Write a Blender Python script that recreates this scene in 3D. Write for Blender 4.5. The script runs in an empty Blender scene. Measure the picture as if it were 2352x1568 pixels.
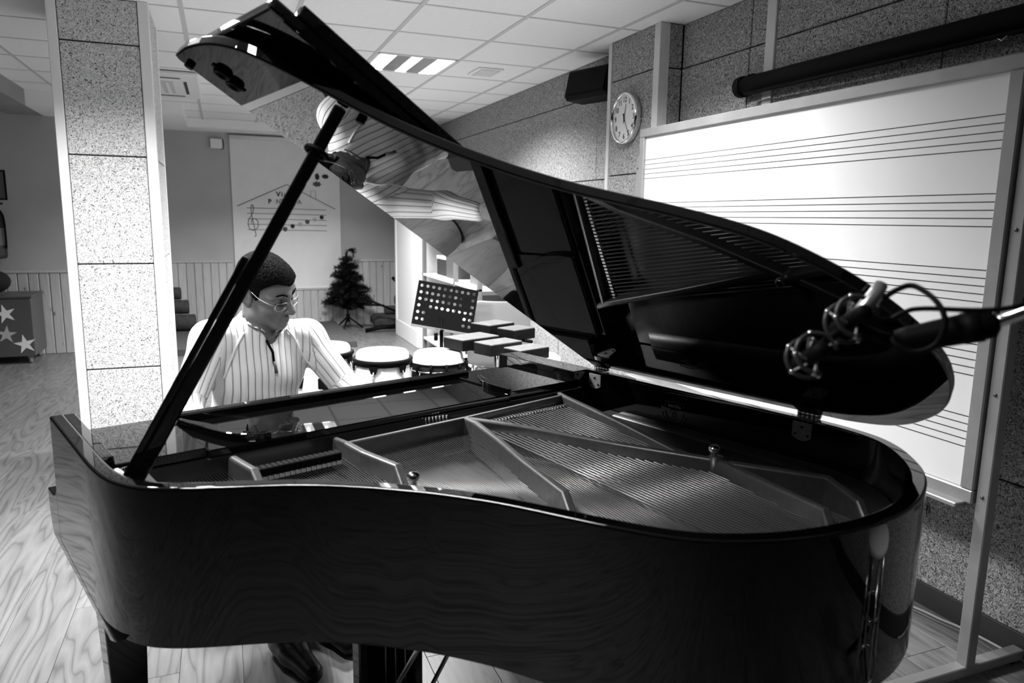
import bpy, math, random
import numpy as np
from mathutils import Vector, Matrix
random.seed(7)
S = bpy.context.scene
COL = S.collection

# ------------------------------------------------------------------ camera
H = 1.46                                   # eye height of the camera
cd = bpy.data.cameras.new('camera'); cam = bpy.data.objects.new('camera', cd); COL.objects.link(cam)
cd.sensor_fit = 'HORIZONTAL'; cd.sensor_width = 36.0; cd.lens = 25.5935
cd.clip_start = 0.02; cd.clip_end = 60
RT = Vector((0.930285, -0.366559, 0.014291)); DN = Vector((-0.047682, -0.159453, -0.986053)); FW = Vector((0.363726, 0.916629, -0.165815))
m3 = Matrix((RT, -DN, -FW)).transposed()
cam.matrix_world = Matrix.Translation((0, 0, H)) @ m3.to_4x4()
cd.dof.use_dof = True; cd.dof.focus_distance = 2.7; cd.dof.aperture_fstop = 4.0
S.camera = cam

# ------------------------------------------------------------------ world, exposure
w = bpy.data.worlds.new('world'); S.world = w; w.use_nodes = True
w.node_tree.nodes['Background'].inputs[0].default_value = (0.5, 0.5, 0.5, 1)
w.node_tree.nodes['Background'].inputs[1].default_value = 0.02
S.view_settings.view_transform = 'Standard'; S.view_settings.look = 'None'
S.view_settings.gamma = 1.0; S.view_settings.use_curve_mapping = False
S.view_settings.exposure = 0.48
S.cycles.use_denoising = True
S.cycles.max_bounces = 8; S.cycles.diffuse_bounces = 4; S.cycles.glossy_bounces = 5
S.cycles.sample_clamp_indirect = 6.0
LAMP_POWER = 26.0                          # watts per fluorescent strip
LAMP_SPREAD = math.radians(138)            # louvres cut the light off towards the walls

# ------------------------------------------------------------------ helpers
def _bsdf(m): return m.node_tree.nodes['Principled BSDF']
def mat(name, v, rough=0.5, metal=0.0, ior=None, spec=None, alpha=None, trans=None, emit=None):
    m = bpy.data.materials.new(name); m.use_nodes = True; b = _bsdf(m)
    c = (v, v, v, 1) if not isinstance(v, tuple) else (*v, 1)
    b.inputs['Base Color'].default_value = c; b.inputs['Roughness'].default_value = rough
    b.inputs['Metallic'].default_value = metal
    if ior: b.inputs['IOR'].default_value = ior
    if spec is not None: b.inputs['Specular IOR Level'].default_value = spec
    if trans: b.inputs['Transmission Weight'].default_value = trans
    if emit: b.inputs['Emission Color'].default_value = (1, 1, 1, 1); b.inputs['Emission Strength'].default_value = emit
    return m
class NT:
    def __init__(s, m): s.t = m.node_tree; s.b = _bsdf(m)
    def n(s, typ, **kw):
        nd = s.t.nodes.new(typ)
        for k, v in kw.items():
            if k.startswith('i_'):
                key = k[2:]; key = int(key) if key.isdigit() else key.replace('_', ' ')
                nd.inputs[key].default_value = v
            else: setattr(nd, k, v)
        return nd
    def l(s, a, b): s.t.links.new(a, b)
    def coord(s, out='Object', scale=(1, 1, 1), rot=(0, 0, 0), rnd=False):
        tc = s.n('ShaderNodeTexCoord'); mp = s.n('ShaderNodeMapping')
        mp.inputs['Scale'].default_value = scale; mp.inputs['Rotation'].default_value = rot
        s.l(tc.outputs[out], mp.inputs['Vector'])
        if rnd:
            oi = s.n('ShaderNodeObjectInfo'); mu = s.n('ShaderNodeMath', operation='MULTIPLY', i_1=37.0)
            s.l(oi.outputs['Random'], mu.inputs[0]); cb = s.n('ShaderNodeCombineXYZ')
            for k in range(3): s.l(mu.outputs[0], cb.inputs[k])
            s.l(cb.outputs[0], mp.inputs['Location'])
        return mp.outputs['Vector']
    def ramp(s, fac, stops):
        r = s.n('ShaderNodeValToRGB'); e = r.color_ramp.elements
        while len(e) < len(stops): e.new(0.5)
        for k, (p, v) in enumerate(stops): e[k].position = p; e[k].color = (v, v, v, 1)
        s.l(fac, r.inputs['Fac']); return r.outputs['Color']
    def color(s, c): s.l(c, s.b.inputs['Base Color'])
    def bump(s, h, strength=0.5, dist=0.01):
        b = s.n('ShaderNodeBump', i_Strength=strength, i_Distance=dist); s.l(h, b.inputs['Height']); s.l(b.outputs[0], s.b.inputs['Normal'])
    def mix(s, fac, a, b, blend='MIX'):
        m = s.n('ShaderNodeMix', data_type='RGBA', blend_type=blend)
        for src, k in ((fac, 0), (a, 6), (b, 7)):
            if hasattr(src, 'is_linked'): s.l(src, m.inputs[k])
            elif k == 0: m.inputs[k].default_value = src
            else: m.inputs[k].default_value = (src, src, src, 1)
        return m.outputs[2]

def woodwool(name, lo, hi, pit):
    m = mat(name, hi, 0.9, spec=0.1); t = NT(m)
    v = t.coord('Object', (1, 1, 1), rnd=True)
    d = t.n('ShaderNodeTexNoise', i_Scale=28.0, i_Detail=2.0); t.l(v, d.inputs['Vector'])
    ad = t.n('ShaderNodeVectorMath', operation='MULTIPLY_ADD'); t.l(d.outputs['Color'], ad.inputs[0]); ad.inputs[1].default_value = (0.05,) * 3; t.l(v, ad.inputs[2])
    outs = []
    for k, (rot, sc) in enumerate((((0.5, 0.35, 0.4), (90, 90, 330)), ((1.1, -0.5, 0.9), (330, 100, 100)), ((-0.4, 0.8, -0.7), (100, 330, 90)))):
        mp = t.n('ShaderNodeMapping'); mp.inputs['Rotation'].default_value = rot; mp.inputs['Scale'].default_value = sc
        t.l(ad.outputs[0], mp.inputs['Vector'])
        nz = t.n('ShaderNodeTexNoise', i_Scale=1.0, i_Detail=1.0); t.l(mp.outputs[0], nz.inputs['Vector']); outs.append(nz.outputs['Fac'])
    mx = t.n('ShaderNodeMath', operation='MAXIMUM'); t.l(outs[0], mx.inputs[0]); t.l(outs[1], mx.inputs[1])
    mx2 = t.n('ShaderNodeMath', operation='MAXIMUM'); t.l(mx.outputs[0], mx2.inputs[0]); t.l(outs[2], mx2.inputs[1])
    c = t.ramp(mx2.outputs[0], [(0.47, pit), (0.56, lo), (0.68, hi)])
    t.color(c); t.bump(mx2.outputs[0], 0.7, 0.012)
    return m
def wood(name, lo, hi, scale=(6, 0.5, 6), rough=0.45, contrast=1.0, knots=False, spec=0.4):
    m = mat(name, hi, rough, spec=spec); t = NT(m)
    v = t.coord('Object', scale, rnd=True)
    n1 = t.n('ShaderNodeTexNoise', i_Scale=1.0, i_Detail=2.0, i_Distortion=0.3); t.l(v, n1.inputs['Vector'])
    mu = t.n('ShaderNodeMath', operation='MULTIPLY', i_1=10.0); t.l(n1.outputs['Fac'], mu.inputs[0])
    pp = t.n('ShaderNodeMath', operation='PINGPONG', i_1=0.5); t.l(mu.outputs[0], pp.inputs[0])
    n2 = t.n('ShaderNodeTexNoise', i_Scale=9.0, i_Detail=3.0); t.l(v, n2.inputs['Vector'])
    a = t.ramp(pp.outputs[0], [(0.0, 0.0), (0.10, 0.55), (0.5, 1.0)])
    f = t.mix(0.45, a, n2.outputs['Fac'])
    c = t.ramp(f, [(0.1, lo), (0.85, hi)])
    oi = t.n('ShaderNodeObjectInfo'); mr = t.n('ShaderNodeMapRange', i_3=0.88, i_4=1.06); t.l(oi.outputs['Random'], mr.inputs[0])
    c = t.mix(1.0, c, mr.outputs[0], 'MULTIPLY')
    if knots:
        vo = t.n('ShaderNodeTexVoronoi', i_Scale=1.0); v2 = t.coord('Object', (9, 9, 4.5), rnd=True); t.l(v2, vo.inputs['Vector'])
        k = t.ramp(vo.outputs['Distance'], [(0.05, 0.35), (0.13, 1.0)])
        c = t.mix(1.0, c, k, 'MULTIPLY')
    t.color(c); return m
def noisy(name, lo, hi, scale=8, rough=0.6, bump=0.0, bscale=200, **kw):
    m = mat(name, hi, rough, **kw); t = NT(m); v = t.coord('Object')
    n = t.n('ShaderNodeTexNoise', i_Scale=scale, i_Detail=3.0); t.l(v, n.inputs['Vector'])
    t.color(t.ramp(n.outputs['Fac'], [(0.3, lo), (0.7, hi)]))
    if bump:
        n2 = t.n('ShaderNodeTexNoise', i_Scale=bscale, i_Detail=2.0); t.l(v, n2.inputs['Vector']); t.bump(n2.outputs['Fac'], bump, 0.004)
    return m

M = {}
M['lacquer'] = mat('black_lacquer', 0.0015, 0.018, ior=1.68)
M['lacquer_rim'] = mat('black_lacquer_case', 0.0012, 0.02, ior=1.56)
M['lacquer_in'] = mat('black_satin', 0.004, 0.25)
M['plate'] = noisy('iron_plate', 0.085, 0.11, 60, 0.36, metal=0.5)
M['steel'] = mat('steel', 0.55, 0.25, metal=1.0)
M['chrome'] = mat('chrome', 0.8, 0.08, metal=1.0)
M['string'] = mat('string_steel', 0.26, 0.3, metal=0.9)
M['copper'] = mat('string_copper', 0.30, 0.3, metal=0.8)
M['hingemetal'] = noisy('hinge_metal', 0.26, 0.36, 90, 0.4, metal=0.3)
M['sound'] = wood('soundboard', 0.05, 0.09, (20, 1.2, 20), 0.4)
M['felt'] = mat('felt', 0.5, 0.9)
M['blackfelt'] = mat('black_felt', 0.008, 0.9)
M['matteblack'] = mat('matte_black', 0.003, 0.6, spec=0.08)
M['rubber'] = mat('rubber_black', 0.004, 0.6, spec=0.1)
M['ivory'] = mat('ivory', 0.75, 0.25)
M['decal'] = mat('decal', 0.05, 0.5)
M['floor'] = wood('laminate', 0.085, 0.21, (7.5, 0.9, 1), 0.33)
M['tile'] = noisy('ceiling_tile', 0.90, 0.93, 30, 0.95, 0.25, 300)
M['tbar'] = mat('ceiling_bar', 0.60, 0.6)
M['wall'] = noisy('wall_paint', 0.44, 0.48, 3, 0.8, 0.1, 250)
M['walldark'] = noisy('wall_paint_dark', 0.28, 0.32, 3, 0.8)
M['wallshade'] = noisy('wall_paint_shaded', 0.05, 0.07, 3, 0.8)  # dimness of the unseen walls put into the colour, darkening the piano's reflections
M['white'] = mat('white_paint', 0.84, 0.5)
M['trim'] = noisy('trim_paint', 0.62, 0.68, 20, 0.5)
M['banner'] = noisy('banner_cloth', 0.78, 0.82, 6, 0.85)
M['panel'] = woodwool('woodwool_wall', 0.32, 0.60, 0.06)
M['panelcol'] = woodwool('woodwool_column', 0.70, 0.86, 0.10)
M['pine'] = wood('pine_board', 0.46, 0.60, (10, 10, 0.9), 0.5, knots=True)
M['baseboard'] = mat('dark_baseboard', 0.035, 0.5)
M['board'] = noisy('whiteboard', 0.80, 0.84, 3, 0.12)
M['alu'] = noisy('aluminium', 0.26, 0.31, 10, 0.4, metal=0.2)
M['ink'] = mat('ink_black', 0.012, 0.5)
M['paperdark'] = mat('card_dark', 0.03, 0.7)
M['papermid'] = mat('card_mid', 0.16, 0.7)
M['paperlight'] = mat('card_light', 0.45, 0.7)
M['greypaint'] = mat('grey_paint', 0.10, 0.5)
M['greybox'] = mat('grey_box', 0.085, 0.45)
M['carpet'] = noisy('stage_carpet', 0.055, 0.08, 80, 0.95, 0.4, 400)
M['foam'] = noisy('foam_dark', 0.02, 0.05, 20, 0.9)
M['needle'] = noisy('tree_needle', 0.004, 0.014, 12, 0.9, spec=0.1)
M['plastic'] = mat('shell_plastic', 0.42, 0.35)
M['skinhead'] = noisy('drum_skin', 0.80, 0.86, 8, 0.6)
M['congawood'] = wood('conga_wood', 0.55, 0.75, (10, 10, 0.8), 0.3)
M['darkwood'] = wood('dark_wood', 0.003, 0.008, (10, 10, 0.8), 0.5, spec=0.1)
M['blockwood'] = wood('block_wood', 0.11, 0.19, (14, 2, 14), 0.5, spec=0.15)
M['midwood'] = wood('mid_wood', 0.12, 0.22, (10, 10, 1), 0.4)
M['glassdark'] = mat('dark_glass', 0.02, 0.05)
M['skin'] = noisy('skin', 0.14, 0.19, 25, 0.5, 0.15, 500)
M['lip'] = mat('lip', 0.10, 0.45)
M['hair'] = noisy('hair', 0.001, 0.006, 220, 0.7, 0.6, 350, spec=0.06)
M['trousers'] = noisy('trousers', 0.012, 0.02, 40, 0.8)
M['shoe'] = mat('shoe_leather', 0.008, 0.3)
M['eye'] = mat('eye_white', 0.4, 0.2)
M['lens'] = mat('lens_glass', 1.0, 0.0, ior=1.06, trans=1.0)
M['red'] = mat('extinguisher_paint', 0.03, 0.25)
M['silverplug'] = mat('plug_silver', 0.45, 0.3, metal=0.8)

def _noneg(mn): return None
class MB:
    """collects boxes, bars, tubes, lathes, prisms; build() links them as ONE mesh object"""
    def __init__(s): s.v = []; s.f = []; s.sm = []
    def add(s, vs, fs, smooth=False):
        o = len(s.v); s.v += [tuple(map(float, q)) for q in vs]
        for f in fs: s.f.append(tuple(i + o for i in f)); s.sm.append(smooth)
        return s
    def box(s, lo, hi, bev=0.0, mtx=None):
        x0, y0, z0 = lo; x1, y1, z1 = hi
        if bev <= 0:
            vs = [(x0, y0, z0), (x1, y0, z0), (x1, y1, z0), (x0, y1, z0), (x0, y0, z1), (x1, y0, z1), (x1, y1, z1), (x0, y1, z1)]
            fs = [(0, 3, 2, 1), (4, 5, 6, 7), (0, 1, 5, 4), (1, 2, 6, 5), (2, 3, 7, 6), (3, 0, 4, 7)]
        else:
            b = min(bev, (x1 - x0) / 2.01, (y1 - y0) / 2.01, (z1 - z0) / 2.01); vs = []; idx = {}
            for i, x in enumerate((x0, x1)):
                for j, y in enumerate((y0, y1)):
                    for k, z in enumerate((z0, z1)):
                        sx = b if i == 0 else -b; sy = b if j == 0 else -b; sz = b if k == 0 else -b
                        idx[i, j, k, 0] = len(vs); vs.append((x, y + sy, z + sz))
                        idx[i, j, k, 1] = len(vs); vs.append((x + sx, y, z + sz))
                        idx[i, j, k, 2] = len(vs); vs.append((x + sx, y + sy, z))
            I = idx; fs = []
            for i in (0, 1): q = [I[i, 0, 0, 0], I[i, 0, 1, 0], I[i, 1, 1, 0], I[i, 1, 0, 0]]; fs.append(tuple(q if i == 0 else q[::-1]))
            for j in (0, 1): q = [I[0, j, 0, 1], I[1, j, 0, 1], I[1, j, 1, 1], I[0, j, 1, 1]]; fs.append(tuple(q if j == 0 else q[::-1]))
            for k in (0, 1): q = [I[0, 0, k, 2], I[0, 1, k, 2], I[1, 1, k, 2], I[1, 0, k, 2]]; fs.append(tuple(q if k == 0 else q[::-1]))
            for j in (0, 1):
                for k in (0, 1): fs.append((I[0, j, k, 1], I[1, j, k, 1], I[1, j, k, 2], I[0, j, k, 2]))
            for i in (0, 1):
                for k in (0, 1): fs.append((I[i, 0, k, 0], I[i, 1, k, 0], I[i, 1, k, 2], I[i, 0, k, 2]))
            for i in (0, 1):
                for j in (0, 1): fs.append((I[i, j, 0, 0], I[i, j, 1, 0], I[i, j, 1, 1], I[i, j, 0, 1]))
            for i in (0, 1):
                for j in (0, 1):
                    for k in (0, 1): fs.append((I[i, j, k, 0], I[i, j, k, 1], I[i, j, k, 2]))
        if mtx is not None: vs = [tuple(mtx @ Vector(q)) for q in vs]
        return s.add(vs, fs)
    def tube(s, pts, r, seg=10, closed=False, cap=True, flat=None):
        P = [Vector(p) for p in pts]; n = len(P); R = r if isinstance(r, (list, tuple)) else [r] * n
        vs = []; up = Vector((0, 0, 1)); prev = None
        for i in range(n):
            a = P[(i - 1) % n] if (closed or i > 0) else P[i]; b = P[(i + 1) % n] if (closed or i < n - 1) else P[i]
            t = (b - a).normalized() if (b - a).length > 1e-9 else Vector((0, 0, 1))
            if prev is None:
                u = t.cross(up); u = t.cross(Vector((1, 0, 0))) if u.length < 1e-4 else u
            else: u = prev - t * prev.dot(t)
            u.normalize(); prev = u; w_ = t.cross(u)
            for k in range(seg):
                an = 2 * math.pi * k / seg; c, sn = math.cos(an) * R[i], math.sin(an) * R[i] * (flat or 1)
                vs.append(P[i] + u * c + w_ * sn)
        fs = []
        for i in range(n if closed else n - 1):
            j = (i + 1) % n
            for k in range(seg): k2 = (k + 1) % seg; fs.append((i * seg + k, i * seg + k2, j * seg + k2, j * seg + k))
        if cap and not closed: fs.append(tuple(range(seg))[::-1]); fs.append(tuple((n - 1) * seg + k for k in range(seg)))
        return s.add(vs, fs, True)
    def cyl(s, a, b, r, seg=16, r2=None): return s.tube([a, b], [r, r if r2 is None else r2], seg)
    def lathe(s, prof, c=(0, 0, 0), seg=32, mtx=None):
        vs = []; fs = []; n = len(prof)
        for k in range(seg):
            an = 2 * math.pi * k / seg
            for (r, z) in prof: vs.append((c[0] + r * math.cos(an), c[1] + r * math.sin(an), c[2] + z))
        for k in range(seg):
            k2 = (k + 1) % seg
            for i in range(n - 1): fs.append((k * n + i, k2 * n + i, k2 * n + i + 1, k * n + i + 1))
        if mtx is not None: vs = [tuple(mtx @ Vector(q)) for q in vs]
        return s.add(vs, fs, True)
    def prism(s, poly, z0, z1, mtx=None, smooth_side=False):
        n = len(poly); vs = [(x, y, z0) for x, y in poly] + [(x, y, z1) for x, y in poly]
        if mtx is not None: vs = [tuple(mtx @ Vector(q)) for q in vs]
        o = len(s.v); s.v += [tuple(q) for q in vs]
        s.f.append(tuple(o + i for i in range(n))[::-1]); s.sm.append(False)
        s.f.append(tuple(o + n + i for i in range(n))); s.sm.append(False)
        for i in range(n):
            j = (i + 1) % n; s.f.append((o + i, o + j, o + n + j, o + n + i)); s.sm.append(smooth_side)
        return s
    def sphere(s, c, r, seg=14, rings=9, sc=(1, 1, 1)):
        prof = [(max(1e-5, math.sin(math.pi * i / rings)) * r, -math.cos(math.pi * i / rings) * r) for i in range(rings + 1)]
        m_ = Matrix.Translation(c) @ Matrix.Diagonal((*sc, 1)); return s.lathe(prof, (0, 0, 0), seg, m_)
    def mesh(s, name):
        me = bpy.data.meshes.new(name); me.from_pydata(s.v, [], s.f); me.polygons.foreach_set('use_smooth', s.sm); me.update(); return me
    def build(s, name, m, parent=None, loc=None, kind=None, bevel=0, auto=None):
        me = s.mesh(name); me.materials.append(M[m] if isinstance(m, str) else m)
        return link(name, me, parent, loc, kind, bevel)
def link(name, me, parent=None, loc=None, kind=None, bevel=0):
    o = bpy.data.objects.new(name, me); COL.objects.link(o)
    if parent is not None: o.parent = parent
    if loc is not None: o.location = loc
    if kind: o['kind'] = kind
    if bevel:
        b = o.modifiers.new('bevel', 'BEVEL'); b.width = bevel; b.segments = 2; b.limit_method = 'ANGLE'; b.angle_limit = math.radians(40); b.harden_normals = False
    return o
def empty(name, loc=(0, 0, 0), rz=0.0):
    o = bpy.data.objects.new(name, None); COL.objects.link(o); o.location = loc; o.rotation_euler = (0, 0, rz); o.empty_display_size = 0.1; return o
def tag(o, label, cat, group=None):
    o['label'] = label; o['category'] = cat
    if group: o['group'] = group
    return o
def copy_tree(o, parent=None):
    c = o.copy(); COL.objects.link(c); c.parent = parent
    for ch in list(o.children):
        copy_tree(ch, c)
    return c
def spline(pts, n=8, closed=False):
    P = [np.array(p, float) for p in pts]; N = len(P); out = []
    rng = range(N if closed else N - 1)
    for i in rng:
        p0 = P[(i - 1) % N] if closed or i > 0 else P[i]; p1 = P[i]; p2 = P[(i + 1) % N]; p3 = P[(i + 2) % N] if closed or i + 2 < N else P[min(i + 1, N - 1)]
        for k in range(n):
            t = k / n
            out.append(0.5 * ((2 * p1) + (-p0 + p2) * t + (2 * p0 - 5 * p1 + 4 * p2 - p3) * t * t + (-p0 + 3 * p1 - 3 * p2 + p3) * t ** 3))
    if not closed: out.append(P[-1])
    return [tuple(q) for q in out]
def text_mesh(txt, size, depth=0.0, bold=0.0, align='CENTER'):
    c = bpy.data.curves.new('t', 'FONT'); c.body = txt; c.size = size; c.extrude = depth; c.offset = bold; c.align_x = align; c.align_y = 'CENTER'; c.resolution_u = 3
    o = bpy.data.objects.new('t', c); COL.objects.link(o)
    dg = bpy.context.evaluated_depsgraph_get(); me = bpy.data.meshes.new_from_object(o.evaluated_get(dg))
    bpy.data.objects.remove(o); bpy.data.curves.remove(c); return me
# ================================================================== THE ROOM
CE = 2.555; XW = 2.50; YB = 9.95; YBL = 8.75; XL = -3.6; YF = -2.6
def struct(o): o['kind'] = 'structure'; return o
# ---- floor: slab + planks
fl = struct(MB().box((XL, YF, -0.12), (XW + 0.1, YB + 0.1, -0.004)).build('floor', 'baseboard'))
PWD, PLN = 0.192, 1.29
pm = {}
def plank_mesh(wd, ln):
    k = (round(wd, 3), round(ln, 3))
    if k not in pm:
        me = MB().box((-wd / 2, -ln / 2, -0.012), (wd / 2, ln / 2, 0.0), 0.0008).mesh('plank'); me.materials.append(M['floor']); pm[k] = me
    return pm[k]
rr = random.Random(3)
i0 = int(math.floor((XL + 0.002) / PWD)); i1 = int(math.ceil((XW + 0.002) / PWD))
nplank = 0; far_mb = MB()
for i in range(i0, i1):
    xa = max(-0.002 + i * PWD, XL); xb = min(-0.002 + (i + 1) * PWD, XW)
    if xb - xa < 0.01: continue
    off = ((i * 0.43) % 1.0) * PLN; y = YF - off
    while y < YB:
        ya, yb = max(y, YF), min(y + PLN, YB)
        if yb - ya > 0.01:
            vis = ya > 0.0 and (xa > -2.6) and nplank < 290
            if vis:
                link('plank', plank_mesh(xb - xa - 0.0012, yb - ya - 0.0012), fl, ((xa + xb) / 2, (ya + yb) / 2, 0)); nplank += 1
            else: far_mb.box((xa + 0.0006, ya + 0.0006, -0.012), (xb - 0.0006, yb - 0.0006, 0))
        y += PLN
far_mb.build('far_planks', 'floor', fl, kind='stuff')

# ---- ceiling: slab, tiles, bars
ce = struct(MB().box((XL, YF, CE + 0.13), (XW + 0.1, YB + 0.1, CE + 0.25)).build('ceiling', 'white'))
TX, TY, X0, Y0 = 0.587, 0.608, 1.028, 3.915
LIGHTS = [(0, 2), (0, -2), (-3, -2), (-1, 5), (-3, -5)]            # tile indices (x, y) that hold a lamp
tm = {}
rest = MB()
for i in range(-8, 3):
    for j in range(-11, 10):
        if (i, j) in LIGHTS: continue
        xa, xb = max(X0 + i * TX, XL), min(X0 + (i + 1) * TX, XW); ya, yb = max(Y0 + j * TY, YF), min(Y0 + (j + 1) * TY, YB)
        if xb - xa < 0.02 or yb - ya < 0.02: continue
        if j >= -1 and i >= -6:
            k = (round(xb - xa, 3), round(yb - ya, 3))
            if k not in tm:
                me = MB().box((-k[0] / 2 + 0.006, -k[1] / 2 + 0.006, 0), (k[0] / 2 - 0.006, k[1] / 2 - 0.006, 0.015), 0.002).mesh('ceiling_tile'); me.materials.append(M['tile']); tm[k] = me
            link('ceiling_tile', tm[k], ce, ((xa + xb) / 2, (ya + yb) / 2, CE))
        else: rest.box((xa + 0.006, ya + 0.006, CE), (xb - 0.006, yb - 0.006, CE + 0.015))
rest.build('near_ceiling_tiles', 'tile', ce, kind='stuff')
for i in range(-7, 3): MB().box((X0 + i * TX - 0.012, YF, CE - 0.004), (X0 + i * TX + 0.012, YB, CE + 0.004)).build('ceiling_bar', 'tbar', ce)
for j in range(-10, 10): MB().box((XL, Y0 + j * TY - 0.008, CE - 0.003), (XW, Y0 + j * TY + 0.008, CE + 0.003)).build('ceiling_bar', 'tbar', ce)
# bulkheads under the ceiling at the back
struct(MB().box((-0.31, 9.5, 2.46), (XW, YB, CE + 0.01)).build('trim_1', 'tile'))
struct(MB().box((-1.0, 8.3, 2.46), (-0.31, YB, CE + 0.01)).build('trim_2', 'tile'))
struct(MB().box((-1.6, 8.0, 2.41), (-1.0, YBL, CE + 0.01)).build('trim_3', 'tile'))
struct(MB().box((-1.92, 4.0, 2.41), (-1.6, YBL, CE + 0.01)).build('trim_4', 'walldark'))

# ---- lamps
def lamp(i, j, label, pw=1.0):
    x = X0 + (i + 0.5) * TX; y = Y0 + (j + 0.5) * TY
    r = empty('ceiling_light', (x, y, CE)); tag(r, label, 'lamp', 'recessed fluorescent ceiling lights')
    a, b = TX / 2 - 0.012, TY / 2 - 0.012
    f = MB()
    for (p, q) in (((-a, -b, -0.004), (a, -b + 0.016, 0.09)), ((-a, b - 0.016, -0.004), (a, b, 0.09)), ((-a, -b, -0.004), (-a + 0.016, b, 0.09)), ((a - 0.016, -b, -0.004), (a, b, 0.09))): f.box(p, q)
    f.box((-a, -b, 0.09), (a, b, 0.10)); f.build('housing', 'white', r)
    for k in range(2):
        xc = -0.0915 + 0.183 * k; MB().box((xc - 0.052, -b + 0.017, 0.001), (xc + 0.052, b - 0.017, 0.012)).build('reflector', 'alu', r)
    for k in range(3):
        xc = (-0.185, 0, 0.185)[k]
        MB().cyl((xc, -b + 0.03, 0.05), (xc, b - 0.03, 0.05), 0.013, 10).build('tube', TUBE, r)
        ld = bpy.data.lights.new('strip', 'AREA'); ld.shape = 'RECTANGLE'; ld.size = 0.072; ld.size_y = 0.54; ld.energy = LAMP_POWER * pw; ld.spread = LAMP_SPREAD
        lo = bpy.data.objects.new('strip', ld); COL.objects.link(lo); lo.parent = r; lo.location = (xc, 0, 0.006)
TUBE = mat('tube_glow', 0.9, 0.5, emit=6.0)
for (i, j), lb in zip(LIGHTS, ('three-strip ceiling light showing right of the raised piano lid', 'three-strip ceiling light over the drums behind the piano', 'three-strip ceiling light in front of the column', 'three-strip ceiling light far back before the wall drawing', 'three-strip ceiling light over the near treble side of the piano')):
    lamp(i, j, lb, {(-3, -5): 0.24, (0, -2): 0.58, (-3, -2): 1.0}.get((i, j), 1.0))
# small square vent beside the lamp, air-conditioning cassette by the column
v = empty('ceiling_vent', (1.91, 5.43, CE)); tag(v, 'small square white vent in the ceiling beside the lamp', 'vent')
MB().box((-0.10, -0.14, -0.012), (0.10, 0.14, 0.0), 0.004).build('frame', 'tile', v)
for k in range(6): MB().box((-0.075, -0.12 + k * 0.042, -0.02), (0.075, -0.10 + k * 0.042, -0.010)).build('slat', 'white', v)
ac = empty('air_conditioner', (-0.47, 7.05, CE - 0.006)); tag(ac, 'square white air conditioner cassette set in the ceiling by the column', 'air conditioner')
MB().box((-0.36, -0.62, -0.03), (0.36, 0.62, 0.0), 0.01).build('panel', 'white', ac)
MB().box((-0.16, -0.30, -0.038), (0.16, 0.30, -0.028), 0.004).build('grille', 'tbar', ac)
for k in range(5): MB().box((-0.14 + 0.06 * k, -0.28, -0.044), (-0.12 + 0.06 * k, 0.28, -0.036)).build('slat', 'white', ac)
for sx in (-1, 1): MB().box((sx * 0.25 - 0.012, -0.32, -0.034), (sx * 0.25 + 0.012, 0.32, -0.029)).build('slot', 'baseboard', ac)
for sy in (-1, 1): MB().box((-0.22, sy * 0.47 - 0.014, -0.034), (0.22, sy * 0.47 + 0.014, -0.029)).build('slot', 'baseboard', ac)

# ---- right wall with wood-wool panels
wr = struct(MB().box((XW, YF, 0), (XW + 0.15, YB, CE + 0.02)).build('wall_right', 'baseboard'))
def panels(parent, axis, fixed, a0, a1, zs, m, pitch, offs, th=0.02, sign=-1, gap=0.0035):
    for r_ in range(len(zs) - 1):
        z0, z1 = zs[r_], zs[r_ + 1]; a = a0 - ((offs[r_ % len(offs)]) % pitch)
        while a < a1:
            p, q = max(a, a0), min(a + pitch, a1)
            if q - p > 0.02:
                d = random.uniform(-0.0015, 0.0015); t0, t1 = sorted((fixed, fixed + sign * (th + d)))
                if axis == 'Y': lo, hi = (t0, p + gap, z0 + gap), (t1, q - gap, z1 - gap)
                else: lo, hi = (p + gap, t0, z0 + gap), (q - gap, t1, z1 - gap)
                c = [(lo[k] + hi[k]) / 2 for k in range(3)]
                MB().box([lo[k] - c[k] for k in range(3)], [hi[k] - c[k] for k in range(3)], 0.003).build('acoustic_panel', m, parent, c)
            a += pitch
ZR_ = [0.0, 0.59, 1.165, 1.74, 2.315, CE]
panels(wr, 'Y', XW, YF, 2.925, ZR_, 'panel', 1.17, [0.63, 0.02, 0.63, 0.05, 0.02])
panels(wr, 'Y', XW, 2.99, 3.69, ZR_, 'panel', 1.17, [0.45, 1.05, 0.45, 1.05, 1.053])
panels(wr, 'Y', XW, 4.27, YB, ZR_, 'panel', 1.17, [0.2, 0.85, 0.3, 0.75, 0.2])
tr5 = struct(MB().box((XW - 0.028, 2.925, 0), (XW, 2.99, CE), 0.003).build('trim_5', 'trim'))
struct(MB().box((XW - 0.032, YF, 0.0), (XW - 0.02, 3.69, 0.09), 0.002).build('baseboard_right', 'baseboard'))
# ---- pillar with the clock
wp = struct(MB().box((2.35, 3.71, 0), (XW, 4.25, CE + 0.01)).build('wall_pillar', 'baseboard'))
panels(wp, 'Y', 2.35, 3.745, 4.235, ZR_, 'panel', 1.17, [0.0])
panels(wp, 'X', 3.71, 2.385, XW - 0.02, ZR_, 'panel', 1.17, [0.0])
MB().box((2.325, 3.685, 0), (2.39, 3.745, CE), 0.002).build('corner_trim', 'trim', wp)
MB().box((2.325, 4.235, 0), (2.39, 4.275, CE), 0.002).build('corner_trim', 'trim', wp)
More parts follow.
